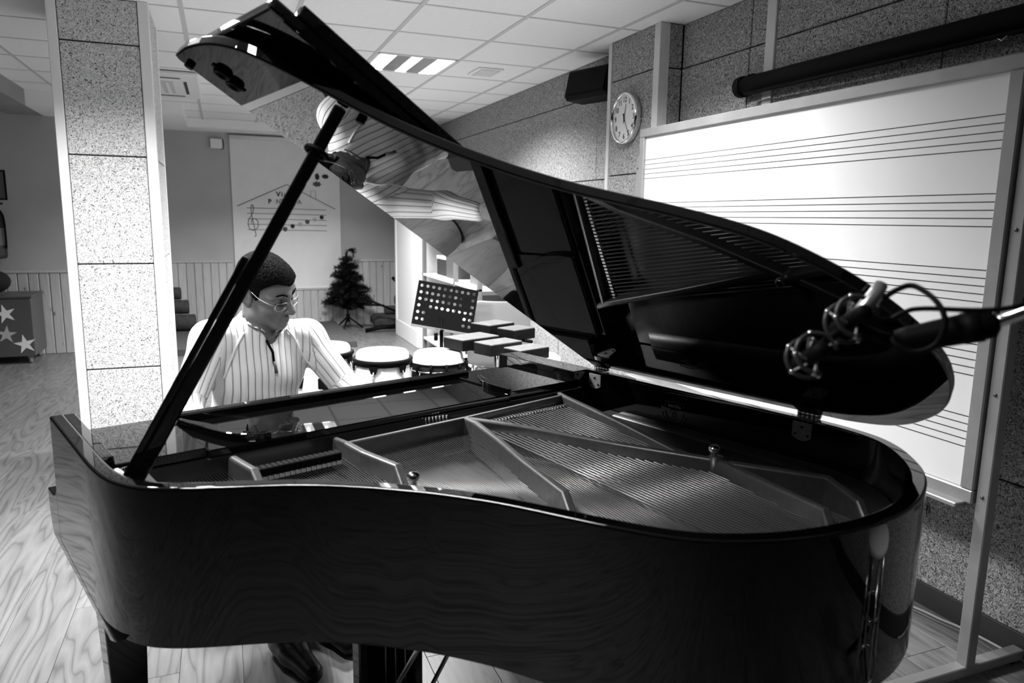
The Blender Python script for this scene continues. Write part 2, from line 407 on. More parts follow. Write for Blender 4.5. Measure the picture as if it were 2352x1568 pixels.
# ---- column on the left
cx0, cx1, cy0, cy1 = -0.775, -0.305, 4.49, 5.10
wc = struct(MB().box((cx0 + 0.022, cy0 + 0.022, 0), (cx1 - 0.022, cy1 - 0.022, CE + 0.01)).build('wall_column', 'baseboard'))
ZC = [0.03, 0.609, 1.188, 1.761, 2.332, CE]
panels(wc, 'X', cy0 + 0.022, cx0 + 0.046, cx1 - 0.052, ZC, 'panelcol', 2.0, [0.0], 0.018)
panels(wc, 'Y', cx1 - 0.022, cy0 + 0.05, cy1 - 0.05, [0.03, 0.64, 1.215, 1.75, 2.3, CE], 'panelcol', 2.0, [0.0], 0.018, 1)
for (a, b, c_, d_) in ((cx0, cy0, cx0 + 0.046, cy0 + 0.06), (cx1 - 0.052, cy0, cx1, cy0 + 0.05), (cx0, cy1 - 0.05, cx0 + 0.046, cy1), (cx1 - 0.05, cy1 - 0.05, cx1, cy1)):
    MB().box((a, b, 0), (c_, d_, CE), 0.003).build('corner_trim', 'white', wc)
# ---- back walls, left wall, wall behind the camera
wb = struct(MB().box((-1.0, YB, 0), (XW + 0.15, YB + 0.12, CE)).build('wall_back', 'wall'))
wl = struct(MB().box((XL, YBL, 0), (-1.0, YB + 0.12, CE)).build('wall_alcove', 'wall'))
struct(MB().box((XL - 0.12, YF, 0), (XL, YB, CE)).build('wall_left', 'wallshade'))
struct(MB().box((XL, YF - 0.12, 0), (XW + 0.1, YF, CE)).build('wall_front', 'wallshade'))
def wainscot(parent, x0, x1, y, zt, pitch=0.094):
    x = x0
    while x < x1 - 0.01:
        b = min(x + pitch, x1); wd = b - x
        MB().box((-wd / 2 + 0.003, -0.016, 0), (wd / 2 - 0.003, 0.0, zt), 0.006).build('pine_board', 'pine', parent, ((x + b) / 2, y, 0.0)); x += pitch
    MB().box((x0, y - 0.026, zt), (x1, y, zt + 0.028), 0.004).build('dado_rail', 'pine', parent)
wainscot(wb, -1.0, 0.12, YB, 0.865); wainscot(wb, 0.12, 1.47, YB, 0.495); wainscot(wb, 1.47, XW, YB, 0.865)
wainscot(wl, -2.9, -1.0, YBL, 0.845)
# ================================================================== THE GRAND PIANO (local frame: +X bass, +Y keyboard, y=0 tail)
PA = math.radians(18.7); PORG = (1.499, 1.003, 0.0)
pi_ = empty('grand_piano', PORG, PA); tag(pi_, 'black lacquered grand piano with raised lid in the middle of the room', 'piano')
def PW(x, y, z): return Matrix.Translation(PORG) @ Matrix.Rotation(PA, 4, 'Z') @ Vector((x, y, z))
ZRIM = 0.975
ctrl = [(0, 1.545), (0, 1.2), (0, 0.8), (0, 0.5), (-0.002, 0.38), (-0.012, 0.295), (-0.036, 0.215), (-0.078, 0.155), (-0.134, 0.105), (-0.195, 0.063), (-0.271, 0.028), (-0.361, 0.003),
        (-0.447, -0.006), (-0.533, 0.001), (-0.605, 0.017), (-0.665, 0.038), (-0.725, 0.067), (-0.785, 0.108), (-0.832, 0.152), (-0.868, 0.205), (-0.905, 0.28), (-0.94, 0.364), (-0.982, 0.46), (-1.032, 0.546), (-1.07, 0.599),
        (-1.12, 0.66), (-1.19, 0.73), (-1.268, 0.787), (-1.35, 0.838), (-1.405, 0.876), (-1.446, 0.917), (-1.472, 0.970), (-1.484, 1.025), (-1.489, 1.09), (-1.49, 1.16), (-1.49, 1.3), (-1.49, 1.545)]
path = spline(ctrl, 4)
def offset(path, d):
    out = []
    n = len(path)
    for i in range(n):
        a = np.array(path[max(i - 1, 0)]); b = np.array(path[min(i + 1, n - 1)]); t = (b - a) / (np.linalg.norm(b - a) + 1e-12)
        nrm = np.array([t[1], -t[0]])          # path runs tail-ward along the spine, treble-ward: inside is on the right hand side of travel -> (t.y,-t.x)
        out.append(tuple(np.array(path[i]) + nrm * d))
    return out
inner = offset(path, 0.030)
# ring section, rounded top edges
def ring(path, secs, z0, z1):
    pass
def rim_mesh():
    rr_ = 0.0035; prof = []
    # (offset inward, z), going up the outside, over the top, down the inside
    prof = [(0.0, 0.661), (0.0, 0.664), (0.0, ZRIM - rr_ - 0.003), (0.0, ZRIM - rr_), (0.0015, ZRIM - 0.0015), (rr_, ZRIM), (rr_ + 0.002, ZRIM), (0.030 - 0.005, ZRIM), (0.030 - 0.003, ZRIM), (0.0295, ZRIM - 0.001), (0.030, ZRIM - 0.004), (0.030, ZRIM - 0.007), (0.030, 0.664), (0.030, 0.661)]
    rows = [offset(path, o) for o, z in prof]; n = len(path); vs = []; fs = []; sm = []
    for r_, (o, z) in zip(rows, prof): vs += [(x, y, z) for x, y in r_]
    mb = MB(); mb.v = vs
    for k in range(len(prof)):
        k2 = (k + 1) % len(prof)
        for i in range(n - 1):
            mb.f.append((k * n + i, k * n + i + 1, k2 * n + i + 1, k2 * n + i)); mb.sm.append(True)
    mb.f.append(tuple(k * n for k in range(len(prof)))); mb.sm.append(False)
    mb.f.append(tuple(k * n + n - 1 for k in range(len(prof)))[::-1]); mb.sm.append(False)
    return mb
rim = rim_mesh().build('rim', 'lacquer_rim', pi_)
me = rim.data
try: me.set_sharp_from_angle(angle=math.radians(50))
except Exception: pass
# arms, key blocks and key bed
def yz_prism(poly, x0, x1):
    mtx = Matrix(((0, 0, 1, 0), (1, 0, 0, 0), (0, 1, 0, 0), (0, 0, 0, 1)))
    return MB().prism(poly, x0, x1, mtx)
cheek = [(0.97, 0.6605), (1.02, 0.640), (1.60, 0.633), (1.655, 0.634), (1.678, 0.66), (1.688, 0.70), (1.692, 0.752), (1.61, 0.757), (1.575, 0.766), (1.553, 0.785), (1.5455, 0.80), (1.5452, 0.6605)]
yz_prism(cheek, -1.490, -1.44).build('key_block', 'lacquer_rim', pi_, bevel=0.003)
yz_prism(cheek, -0.09, -0.0002).build('key_block', 'lacquer_rim', pi_, bevel=0.003)
MB().box((-1.462, 1.13, 0.80), (-1.437, 1.5445, ZRIM), 0.002).build('arm', 'lacquer', pi_)
MB().box((-0.092, 1.16, 0.80), (-0.028, 1.5445, ZRIM + 0.001), 0.002).build('arm', 'lacquer', pi_)
MB().box((-1.44, 1.02, 0.634), (-0.09, 1.64, 0.69), 0.004).build('key_bed', 'lacquer', pi_)
MB().box((-1.44, 1.64, 0.634), (-0.09, 1.665, 0.745), 0.004).build('key_slip', 'lacquer', pi_)
# keys
kb = MB()
for k in range(52): x = -1.425 + k * 0.0253; kb.box((x, 1.49, 0.70), (x + 0.0243, 1.64, 0.735), 0.001)
kb.build('white_keys', 'ivory', pi_, kind='stuff')
kb = MB()
for k in range(51):
    if k % 7 in (0, 1, 3, 4, 5): x = -1.425 + (k + 1) * 0.0253; kb.box((x - 0.006, 1.49, 0.735), (x + 0.006, 1.585, 0.747), 0.002)
kb.build('black_keys', 'matteblack', pi_, kind='stuff')
# fallboard standing open behind the keys, music shelf
MB().box((-1.437, 1.455, 0.74), (-0.092, 1.487, 0.945), 0.006).build('fallboard', 'lacquer', pi_)
ZS = 0.955
MB().box((-1.437, 1.135, ZS - 0.022), (-1.254, 1.425, ZS), 0.002).build('side_shelf', 'lacquer', pi_)
MB().box((-0.386, 1.135, ZS - 0.022), (-0.093, 1.425, ZS), 0.002).build('side_shelf', 'lacquer', pi_)
md = MB().box((-1.252, 1.13, ZS - 0.026), (-0.388, 1.40, ZS - 0.006), 0.003).build('music_desk', 'lacquer', pi_)
MB().box((-1.262, 1.398, ZS - 0.02), (-0.335, 1.432, ZS + 0.014), 0.004).build('ledge', 'lacquer', md)
c1 = spline([(-1.238, 1.375), (-1.222, 1.335), (-1.20, 1.29), (-1.185, 1.24), (-1.165, 1.185), (-1.135, 1.15), (-1.108, 1.138)], 5)
c2 = spline([(-0.338, 1.335), (-0.352, 1.30), (-0.366, 1.25), (-0.378, 1.18), (-0.386, 1.125)], 5)
for c, wd in ((c1, 0.030), (c2, 0.024)):
    n = len(c); o2 = offset(c, wd); poly = list(c)
    poly += [tuple(np.array(c[i]) + (np.array(o2[i]) - np.array(c[i])) * (0.35 + 0.65 * math.sin(math.pi * min(1, i / (n - 1) * 1.02)))) for i in range(n - 1, -1, -1)]
    MB().prism(poly, ZS - 0.008, ZS + 0.012).build('desk_arm', 'lacquer', md, bevel=0.003)
MB().box((-1.437, 1.12, 0.86), (-0.093, 1.14, ZS - 0.024)).build('stretcher', 'lacquer_in', pi_)

# soundboard and plate
inb = offset(path, 0.028); ib = [q for q in inb if q[1] < 1.30]
ib = [(-0.03, 1.30)] + ib + [(-1.46, 1.30)]
MB().prism(ib, 0.80, 0.832).build('soundboard', 'sound', pi_)
pl = empty('plate', (0, 0, 0)); pl.parent = pi_
# hitch-pin shelf along the bent side and tail, flat iron
seg = [(i, q) for i, q in enumerate(path) if q[1] < 1.02]
ia, ibx = seg[0][0], seg[-1][0]
po = offset(path, 0.032); pin = offset(path, 0.105); hp = MB()
vs = []
for i in range(ia, ibx + 1):
    f_ = (i - ia) / (ibx - ia); wd = 0.05 + 0.06 * math.sin(math.pi * f_)
    p_ = np.array(offset(path, 0.032)[i]); q_ = np.array(offset(path, 0.032 + wd)[i]); vs.append((p_, q_))
for z0, z1 in ((0.845, 0.868),):
    n = len(vs); V = [(p[0], p[1], z1) for p, q in vs] + [(q[0], q[1], z1 - 0.004) for p, q in vs] + [(q[0], q[1], z0) for p, q in vs]
    F = []
    for i in range(n - 1): F += [(i, n + i, n + i + 1, i + 1), (n + i, 2 * n + i, 2 * n + i + 1, n + i + 1)]
    hp.add(V, F, True)
hp.build('hitch_rail', 'plate', pl)
MB().box((-1.445, 1.15, 0.835), (-0.05, 1.33, 0.905)).build('pin_block', 'plate', pl)
# webs (flanges) and struts
def bar(pts, wd=0.018, h=0.062, ztop=None):
    """pts: (x, y, ztop); a bar hanging h under its top, tapering at its last point"""
    n = len(pts); mb = MB(); V = []
    for i in range(n):
        a = np.array(pts[max(i - 1, 0)][:2]); b = np.array(pts[min(i + 1, n - 1)][:2]); t = (b - a) / np.linalg.norm(b - a); nn = np.array([t[1], -t[0]])
        p = np.array(pts[i][:2]); zt = pts[i][2]; zb = 0.850
        for s_, z in ((-0.5, zt - 0.004), (-0.3, zt), (0.3, zt), (0.5, zt - 0.004), (0.75, zb), (-0.75, zb)): V.append((*(p + nn * wd * s_), z))
    F = []
    for i in range(n - 1):
        for k in range(6): k2 = (k + 1) % 6; F.append((i * 6 + k, i * 6 + k2, (i + 1) * 6 + k2, (i + 1) * 6 + k))
    F.append(tuple(range(6))[::-1]); F.append(tuple((n - 1) * 6 + k for k in range(6)))
    return mb.add(V, F)
ZT = 0.930
bars = [[(-1.44, 1.150, ZT - 0.004), (-1.204, 1.165, ZT)], [(-1.204, 1.165, ZT - 0.008), (-0.955, 1.178, ZT - 0.008)], [(-0.955, 1.058, ZT), (-0.598, 1.068, ZT)], [(-0.955, 1.178, ZT - 0.006), (-0.955, 1.058, ZT)], [(-0.598, 1.068, ZT), (-0.205, 1.092, ZT)]]
for b in bars: bar(b, 0.014).build('web', 'plate', pl, bevel=0.002)
struts = [[(-1.205, 1.165, ZT), (-1.2035, 1.10, ZT), (-1.198, 1.01, ZT), (-1.20, 0.92, 0.872)],
          [(-0.955, 1.06, ZT), (-0.957, 0.975, ZT), (-0.944, 0.848, ZT), (-0.965, 0.760, 0.872)],
          [(-0.597, 1.066, ZT), (-0.603, 1.015, ZT), (-0.652, 0.853, ZT), (-0.703, 0.711, ZT), (-0.767, 0.508, ZT), (-0.803, 0.425, 0.872)],
          [(-0.593, 1.058, ZT), (-0.526, 0.915, ZT), (-0.444, 0.666, ZT), (-0.352, 0.438, ZT)],
          [(-0.352, 0.438, ZT), (-0.395, 0.29, ZT), (-0.441, 0.138, ZT), (-0.462, 0.098, 0.872)],
          [(-0.19, 1.141, ZT), (-0.209, 1.082, ZT), (-0.28, 0.79, ZT - 0.004), (-0.354, 0.499, 0.915)],
          [(-0.349, 0.411, ZT), (-0.264, 0.223, ZT), (-0.306, 0.134, ZT - 0.015), (-0.343, 0.085, 0.868)]]
for b in struts: bar(b, 0.020).build('strut', 'plate', pl, bevel=0.003)
MB().cyl((-0.352, 0.442, 0.85), (-0.352, 0.442, 0.934), 0.016, 16).build('boss', 'plate', pl)
for (x, y) in ((-0.988, 0.716), (-0.355, 0.446)):
    kn = MB().lathe([(0.011, -0.04), (0.011, 0.002), (0.007, 0.006), (0.0065, 0.016), (0.0075, 0.018), (0.0118, 0.022), (0.0135, 0.027), (0.012, 0.033), (0.007, 0.037), (0.0001, 0.038)], (x, y, 0.922), 18).build('bolt_knob', 'chrome', pl)
# bass bridge side plate piece between F and the spine
MB().prism([(-0.035, 1.05), (-0.035, 0.36), (-0.10, 0.20), (-0.22, 0.10), (-0.30, 0.10), (-0.255, 0.22), (-0.335, 0.42), (-0.34, 0.50), (-0.20, 1.05)], 0.846, 0.862).build('bass_shelf', 'plate', pl)
# bridge
bc = spline([(-0.72, 0.40), (-0.80, 0.55), (-0.92, 0.72), (-1.06, 0.84), (-1.22, 0.93), (-1.34, 1.0)], 6)
MB().tube([(x, y, 0.845) for x, y in bc], 0.013, 6).build('bridge', 'midwood', pi_)
# strings
def inside(x, y, marg):
    poly = INP[marg]; c = False; n = len(poly); j = n - 1
    for i in range(n):
        xi, yi = poly[i]; xj, yj = poly[j]
        if (yi > y) != (yj > y) and x < (xj - xi) * (y - yi) / (yj - yi) + xi: c = not c
        j = i
    return c
INP = {m_: offset(path, m_) for m_ in (0.055, 0.075)}
st = MB(); bs = MB()
def add_string(mb, x, y, sl, z0, z1, r, marg):
    yy = y
    while yy > 0 and inside(x + sl * (yy - y), yy, marg): yy -= 0.01
    if y - yy > 0.05: mb.tube([(x, y, z0), (x + sl * (yy - y), yy, z1)], r, 4)
for k in range(150):
    f_ = k / 149; x = -1.42 + f_ * 1.02; sl = -0.05 + 0.30 * min(1, max(0, (x + 1.2) / 0.65))
    add_string(st, x, 1.155, sl, 0.893, 0.878, 0.0008, 0.055)
st.build('strings', 'string', pi_, kind='stuff')
for k in range(30):
    x = -0.575 + k * 0.0128; add_string(bs, x, 1.085, 0.075 + 0.10 * (k / 29), 0.905, 0.893, 0.0021, 0.075)
bs.build('bass_strings', 'copper', pi_, kind='stuff')
pn = MB()
for (xa, xb, ya, yb, n, rows) in ((-0.94, -0.62, 1.175, 1.105, 32, 3), (-0.56, -0.22, 1.165, 1.135, 30, 3), (-1.40, -0.97, 1.19, 1.20, 40, 3)):
    for k in range(n):
        for r_ in range(rows):
            x = xa + (xb - xa) * (k + 0.33 * r_) / n; y = ya + (yb - ya) * k / n + 0.018 * r_
            pn.cyl((x, y, 0.90), (x, y + 0.002, 0.931), 0.0034, 6)
pn.build('tuning_pins', 'string', pi_, kind='stuff')
hpins = MB(); po = offset(path, 0.058); po2 = offset(path, 0.075)
for i in range(ia + 6, ibx - 4):
    if path[i][0] > -0.62: continue
    for q in (po, po2):
        for s_ in (0.0, 0.5):
            x = q[i][0] * (1 - s_) + q[i + 1][0] * s_; y = q[i][1] * (1 - s_) + q[i + 1][1] * s_
            hpins.cyl((x, y, 0.865), (x, y, 0.882), 0.0024, 5)
hpins.build('hitch_pins', 'steel', pi_, kind='stuff')
ag = MB()
for k in range(34): x = -0.575 + k * 0.0112; ag.box((x - 0.003, 1.045, 0.90), (x + 0.003, 1.056, 0.912))
ag.build('agraffes', 'steel', pi_, kind='stuff')
dm = MB().box((-0.006, -0.014, 0.009), (0.006, 0.014, 0.028), 0.002); dme = dm.mesh('damper'); dme.materials.append(M['matteblack'])
fme = MB().box((-0.0055, -0.0135, -0.001), (0.0055, 0.0135, 0.009), 0.001).mesh('damper_felt'); fme.materials.append(M['felt'])
for k in range(16):
    x = -1.182 + k * 0.0125
    o = link('damper', dme, pi_, (x, 1.035, 0.893)); link('damper_felt', fme, o)

# spine inner: hinges and badge
for yh in (1.122, 0.408):
    h = MB(); mtx = Matrix(((0, 0, 1, -0.033), (1, 0, 0, yh), (0, 1, 0, 0.0), (0, 0, 0, 1)))
    poly = [(-0.026, 0.966), (-0.026, 0.928)] + [(-0.026 + 0.052 * k / 8, 0.928 - 0.010 * math.sin(math.pi * k / 8)) for k in range(1, 8)] + [(0.026, 0.928), (0.026, 0.966)]
    hg = h.prism(poly, -0.0015, 0.003, mtx).build('hinge_leaf', 'hingemetal', pi_, bevel=0.001)
    for (dy, z) in ((0, 0.954), (-0.017, 0.934), (0.017, 0.934)): MB().cyl((-0.0362, yh + dy, z), (-0.0352, yh + dy, z), 0.0034, 10).build('screw', 'matteblack', hg)
    MB().box((-0.034, yh - 0.03, ZRIM), (0.0, yh + 0.03, ZRIM + 0.003)).build('hinge_top', 'steel', hg)
    kk = MB()
    for q in range(5): kk.cyl((-0.001, yh - 0.03 + q * 0.0122, ZRIM + 0.008), (-0.001, yh - 0.03 + q * 0.0122 + 0.011, ZRIM + 0.008), 0.006, 10)
    kk.build('hinge_knuckle', 'steel', hg)
bd = empty('badge', (-0.0308, 0.803, 0.908)); bd.parent = pi_; bd.rotation_euler = (math.pi / 2, 0, -math.pi / 2)
def flat(name, poly, m, parent, th=0.0004, z=0.0): return MB().prism(poly, z, z + th).build(name, m, parent)
def outline(pts, wd, closed=True):
    mb = MB(); mb.tube([(x, y, 0.0003) for x, y in pts], wd, 4, closed=closed, flat=0.3); return mb
DB = mat('decal_faint', 0.03, 0.5); DM = mat('decal_mid', 0.075, 0.5); DL = mat('decal_light', 0.18, 0.5)
flat('banner_strip', [(-0.050, 0.010), (-0.014, 0.006), (-0.012, -0.004), (-0.046, 0.001)], DM, bd)
flat('banner_strip', [(0.050, 0.010), (0.014, 0.006), (0.012, -0.004), (0.046, 0.001)], DM, bd)
outline([(-0.034, 0.010), (-0.034, 0.028), (-0.018, 0.027), (0, 0.031), (0.018, 0.027), (0.034, 0.028), (0.034, 0.010)], 0.0014, False).build('shield', DB, bd)
outline([(0.033 * math.cos(a), 0.002 + 0.034 * math.sin(a)) for a in np.linspace(math.pi * 1.02, math.pi * 1.98, 20)], 0.0025, False).build('shield', DB, bd)
outline([(0.045 * math.cos(a), 0.004 + 0.046 * math.sin(a)) for a in np.linspace(math.pi * 1.08, math.pi * 1.92, 20)], 0.0015, False).build('wreath', DB, bd)
for sx in (-1, 1): outline([(sx * 0.056 + 0.007 * math.cos(a), -0.026 + 0.004 * math.sin(a)) for a in np.linspace(0, 6.28, 14)[:-1]], 0.0012).build('scroll', DB, bd)
outline([(0.006 * math.cos(a), -0.009 + 0.008 * math.sin(a)) for a in np.linspace(0, 6.28, 16)[:-1]], 0.002).build('lyre_mark', DB, bd)
for q in range(4): flat('line', [(-0.018 + 0.003 * q, -0.018 - 0.005 * q), (0.018 - 0.003 * q, -0.018 - 0.005 * q), (0.018 - 0.003 * q, -0.0192 - 0.005 * q), (-0.018 + 0.003 * q, -0.0192 - 0.005 * q)], DB, bd)
tme = text_mesh('Saml Pian', 0.0125, 0.0002, 0.0004); tme.materials.append(DL); link('name_script', tme, bd, (0, 0.0165, 0.0002))

# lid
AL = math.radians(32.0)
lidpath = offset(path, -0.008)
lp = [q for q in lidpath if q[1] <= 1.10]
lp = [(0.0, 1.130), (0.0, 1.0)] + [(min(q[0], 0.0), q[1]) for q in lp if q[1] < 0.95 or q[0] < -1.0] + [(-1.494, 1.166 - 0.010), (-1.484, 1.166), (-0.05, 1.166), (-0.02, 1.157), (-0.006, 1.145)]
lid = MB().prism(lp, 0.0, 0.022, smooth_side=True).build('lid', 'lacquer', pi_, (0, 0, ZRIM + 0.010), bevel=0.004)
lid.rotation_euler = (0, AL, 0)
try: lid.data.set_sharp_from_angle(angle=math.radians(40))
except Exception: pass
fp = MB().box((-1.475, 0.760, 0.035), (-0.03, 1.166, 0.060), 0.0).build('lid_flap', 'lacquer', lid, bevel=0.006)
MB().box((-1.430, 0.757, 0.058), (-0.10, 0.779, 0.082)).build('flap_lip', 'lacquer', lid, bevel=0.003)
lh = MB()
for q in range(36): lh.cyl((-1.47 + q * 0.04, 1.170, 0.030), (-1.47 + q * 0.04 + 0.037, 1.170, 0.030), 0.006, 8)
lh.build('piano_hinge', 'chrome', lid)
for (x, y) in ((-1.464, 1.143), (-1.236, 0.79)): MB().cyl((x, y, 0.0), (x, y, -0.008), 0.009, 14).build('bumper', 'rubber', lid)
for (x, y) in ((-1.423, 1.055), (-1.391, 1.068)):
    cp = MB().lathe([(0.0001, -0.004), (0.009, -0.005), (0.011, -0.009), (0.0155, -0.010), (0.018, -0.006), (0.018, 0.0)], (x, y, 0), 20).build('prop_cup', 'matteblack', lid)
    MB().box((x - 0.024, y - 0.006, -0.003), (x + 0.024, y + 0.006, 0.0), 0.001).build('cup_flange', 'matteblack', lid)
# spine inner-lid hinge leaves
for yh in (1.122, 0.408): MB().box((-0.055, yh - 0.026, -0.003), (-0.003, yh + 0.026, 0.0)).build('lid_hinge_leaf', 'matteblack', lid)

# lid prop: long stick and the shorter half stick hinged beside it
def stick(a, b, w1, w2, d1, d2, mb=None, side=Vector((0, 0, 0))):
    a, b = Vector(a) + side, Vector(b) + side; t = (b - a).normalized(); view = Vector((-0.35, -1, 0.1)); u = t.cross(view).normalized(); v_ = t.cross(u).normalized(); mb = mb or MB(); V = []
    for p, w_, d_ in ((a, w1, d1), (b, w2, d2)):
        for (s_, q) in ((-1, -1), (1, -1), (1, 1), (-1, 1)): V.append(p + u * (w_ / 2 * s_) + v_ * (d_ / 2 * q))
    mb.add(V, [(0, 1, 5, 4), (1, 2, 6, 5), (2, 3, 7, 6), (3, 0, 4, 7), (3, 2, 1, 0), (4, 5, 6, 7)]); return mb
pb = Vector((-1.424, 1.028, 0.945)); pt = Vector((-1.279 * math.cos(AL), 0.80, ZRIM + 0.010 + 1.279 * math.sin(AL) - 0.004))
pr_ = stick(pb, pt, 0.027, 0.024, 0.022, 0.018).build('lid_prop', 'lacquer', pi_, bevel=0.004)
dirp = (pt - pb); up_ = dirp.normalized().cross(Vector((-0.35, -1, 0.1))).normalized(); 
stick(pb + dirp * 0.01, pb + dirp * 0.60, 0.014, 0.013, 0.02, 0.016, side=up_ * -0.0198).build('half_prop', 'lacquer', pr_, bevel=0.003)
cpos = pb + dirp * 0.885
MB().tube([cpos + up_ * (0.019 * math.cos(a)) + dirp.normalized() * (0.007 * math.sin(a)) + up_.cross(dirp.normalized()) * 0.014 * math.sin(a) for a in np.linspace(0, 6.28, 18)[:-1]], 0.005, 8, closed=True).build('prop_clip', 'matteblack', pr_)
MB().tube([cpos + up_ * 0.018, cpos + up_ * 0.036 + dirp.normalized() * 0.004, cpos + up_ * 0.038 + dirp.normalized() * 0.014], 0.004, 8).build('prop_clip', 'matteblack', pr_)
MB().box((-1.458, 1.035, 0.945), (-1.436, 1.075, 0.968), 0.008).build('prop_pad', 'felt', pi_)
MB().box((-1.455, 0.99, 0.925), (-1.39, 1.07, 0.947), 0.002).build('prop_base', 'lacquer_in', pi_)

# legs, pedal lyre, lock on the tail
def leg(x, y):
    l = MB(); l.prism([(-0.058, -0.058), (0.058, -0.058), (0.058, 0.058), (-0.058, 0.058)], 0.60, 0.66)
    V = []; 
    for z, w_ in ((0.60, 0.052), (0.10, 0.036)):
        for sx, sy in ((-1, -1), (1, -1), (1, 1), (-1, 1)): V.append((sx * w_, sy * w_, z))
    l.add(V, [(0, 4, 5, 1), (1, 5, 6, 2), (2, 6, 7, 3), (3, 7, 4, 0), (4, 7, 6, 5)])
    o = l.build('leg', 'lacquer', pi_, (x, y, -0.012), bevel=0.003)
    MB().cyl((0, -0.012, 0.042), (0, 0.012, 0.042), 0.030, 16).build('caster', 'steel', o); MB().box((-0.02, -0.02, 0.06), (0.02, 0.02, 0.102)).build('caster_fork', 'steel', o)
leg(-1.385, 1.47); leg(-0.11, 1.45); leg(-0.42, 0.20)
ly = empty('pedal_lyre', (-0.81, 1.13, 0)); ly.parent = pi_
MB().box((-0.10, -0.05, 0.10), (0.10, 0.06, 0.155), 0.005).build('pedal_box', 'lacquer', ly)
for sx in (-1, 1): MB().box((sx * 0.085 - 0.014, -0.02, 0.15), (sx * 0.085 + 0.014, 0.02, 0.64), 0.004).build('lyre_post', 'lacquer', ly)
MB().box((-0.075, 0.0, 0.15), (0.075, 0.018, 0.64), 0.002).build('lyre_panel', 'matteblack', ly)
for k in range(3): MB().cyl((-0.03 + 0.03 * k, -0.035, 0.14), (-0.03 + 0.03 * k, -0.035, 0.64), 0.003, 8).build('pedal_rod', 'steel', ly)
for sx in (-1, 1): MB().cyl((sx * 0.08, -0.05, 0.13), (sx * 0.05, -0.38, 0.66), 0.006, 8).build('brace', 'steel', ly)
for k in range(3): MB().box((-0.058 + 0.05 * k, 0.05, 0.075), (-0.042 + 0.05 * k, 0.20, 0.09), 0.004).build('pedal', 'chrome', ly)
MB().tube([(-0.292 + 0.007 * math.cos(a), 0.0175 - 0.004 + 0.0 , 0.93 + 0.014 * math.sin(a)) for a in np.linspace(0, 6.28, 14)[:-1]], 0.0022, 6, closed=True).build('lock_ring', 'steel', pi_)
# ================================================================== RIGHT WALL THINGS
# whiteboard with music staves on its rolling stand
wbd = empty('whiteboard', (2.18, 2.55, 0)); tag(wbd, 'large white board printed with music staves on an aluminium stand', 'whiteboard')
ya, yb, za, zb = -1.05, 1.05, 0.587, 1.955
MB().box((0.004, ya + 0.02, za + 0.02), (0.018, yb - 0.02, zb - 0.02)).build('board_surface', 'board', wbd)
fw = 0.045
for lo, hi in (((-0.012, ya, zb - fw), (0.03, yb, zb)), ((-0.012, ya, za + 0.0), (0.03, yb, za + fw)), ((-0.012, ya, za + fw), (0.03, ya + fw, zb - fw)), ((-0.012, yb - fw, za + fw), (0.03, yb, zb - fw))):
    MB().box(lo, hi, 0.004).build('frame_bar', 'alu', wbd)
MB().box((-0.055, ya + 0.02, za - 0.012), (0.0, yb - 0.02, za + 0.004), 0.003).build('pen_tray', 'alu', wbd)
sl = MB().box((-0.0006, ya + fw, -0.0012), (0.0, yb - fw, 0.0012)).mesh('stave_line'); sl.materials.append(M['ink'])
for s_ in range(5):
    for k in range(5): link('stave_line', sl, wbd, (0.0036, 0, 1.789 - 0.232 * s_ - 0.0248 * k))
for (y0, wd) in ((ya - 0.045, 0.04), (yb + 0.005, 0.04)):
    ps = MB().box((0.0, y0, 0.045), (0.04, y0 + wd, 1.80), 0.003).build('stand_post', 'alu', wbd)
    MB().box((-0.33, y0, 0.012), (0.28, y0 + wd, 0.047), 0.003).build('stand_foot', 'alu', wbd)
    for x in (-0.28, 0.24): MB().cyl((x, y0 + 0.008, 0.010), (x, y0 + 0.032, 0.010), 0.0105, 12).build('foot_wheel', 'rubber', wbd)
    for z in (0.62, 0.95, 1.45, 1.75): MB().cyl((-0.003, y0 + 0.02, z), (0.0, y0 + 0.02, z), 0.006, 10).build('bolt', 'greypaint', ps)
# clock
ck = empty('wall_clock', (2.325, 4.0, 2.07)); ck.rotation_euler = (math.pi / 2, 0, -math.pi / 2); tag(ck, 'round white wall clock with black numerals on the pillar', 'clock')
R_ = 0.152
MB().lathe([(R_ - 0.004, 0.0), (R_, 0.006), (R_, 0.030), (R_ - 0.004, 0.042), (R_ - 0.010, 0.045), (R_ - 0.016, 0.040), (R_ - 0.018, 0.030)], (0, 0, 0), 48).build('clock_rim', 'chrome', ck)
MB().lathe([(0.0001, 0.028), (R_ - 0.015, 0.028)], (0, 0, 0), 48).build('dial', 'white', ck)
MB().lathe([(0.0001, -0.003), (R_ - 0.003, -0.003)], (0, 0, 0.003), 32).build('back_cover', 'greypaint', ck)
for k in range(1, 13):
    a = math.radians(90 - 30 * k); t_ = text_mesh(str(k), 0.043, 0.0003, 0.0009); t_.materials.append(M['ink']); link('numeral', t_, ck, (0.107 * math.cos(a), 0.107 * math.sin(a), 0.0286))
def hand(ang, ln, wd, nm):
    a = math.radians(90 - ang); d_ = np.array([math.cos(a), math.sin(a)]); n_ = np.array([-d_[1], d_[0]])
    p = [tuple(-d_ * 0.03 + n_ * wd), tuple(-d_ * 0.03 - n_ * wd), tuple(d_ * ln - n_ * wd * 0.6), tuple(d_ * ln + n_ * wd * 0.6)]; flat(nm, p, 'ink', ck, 0.0008, 0.031)
hand(12.5, 0.085, 0.003, 'hour_hand'); hand(150, 0.118, 0.0025, 'minute_hand'); hand(165, 0.02, 0.0035, 'second_hand')
MB().cyl((0, 0, 0.028), (0, 0, 0.034), 0.006, 12).build('hub', 'ink', ck)
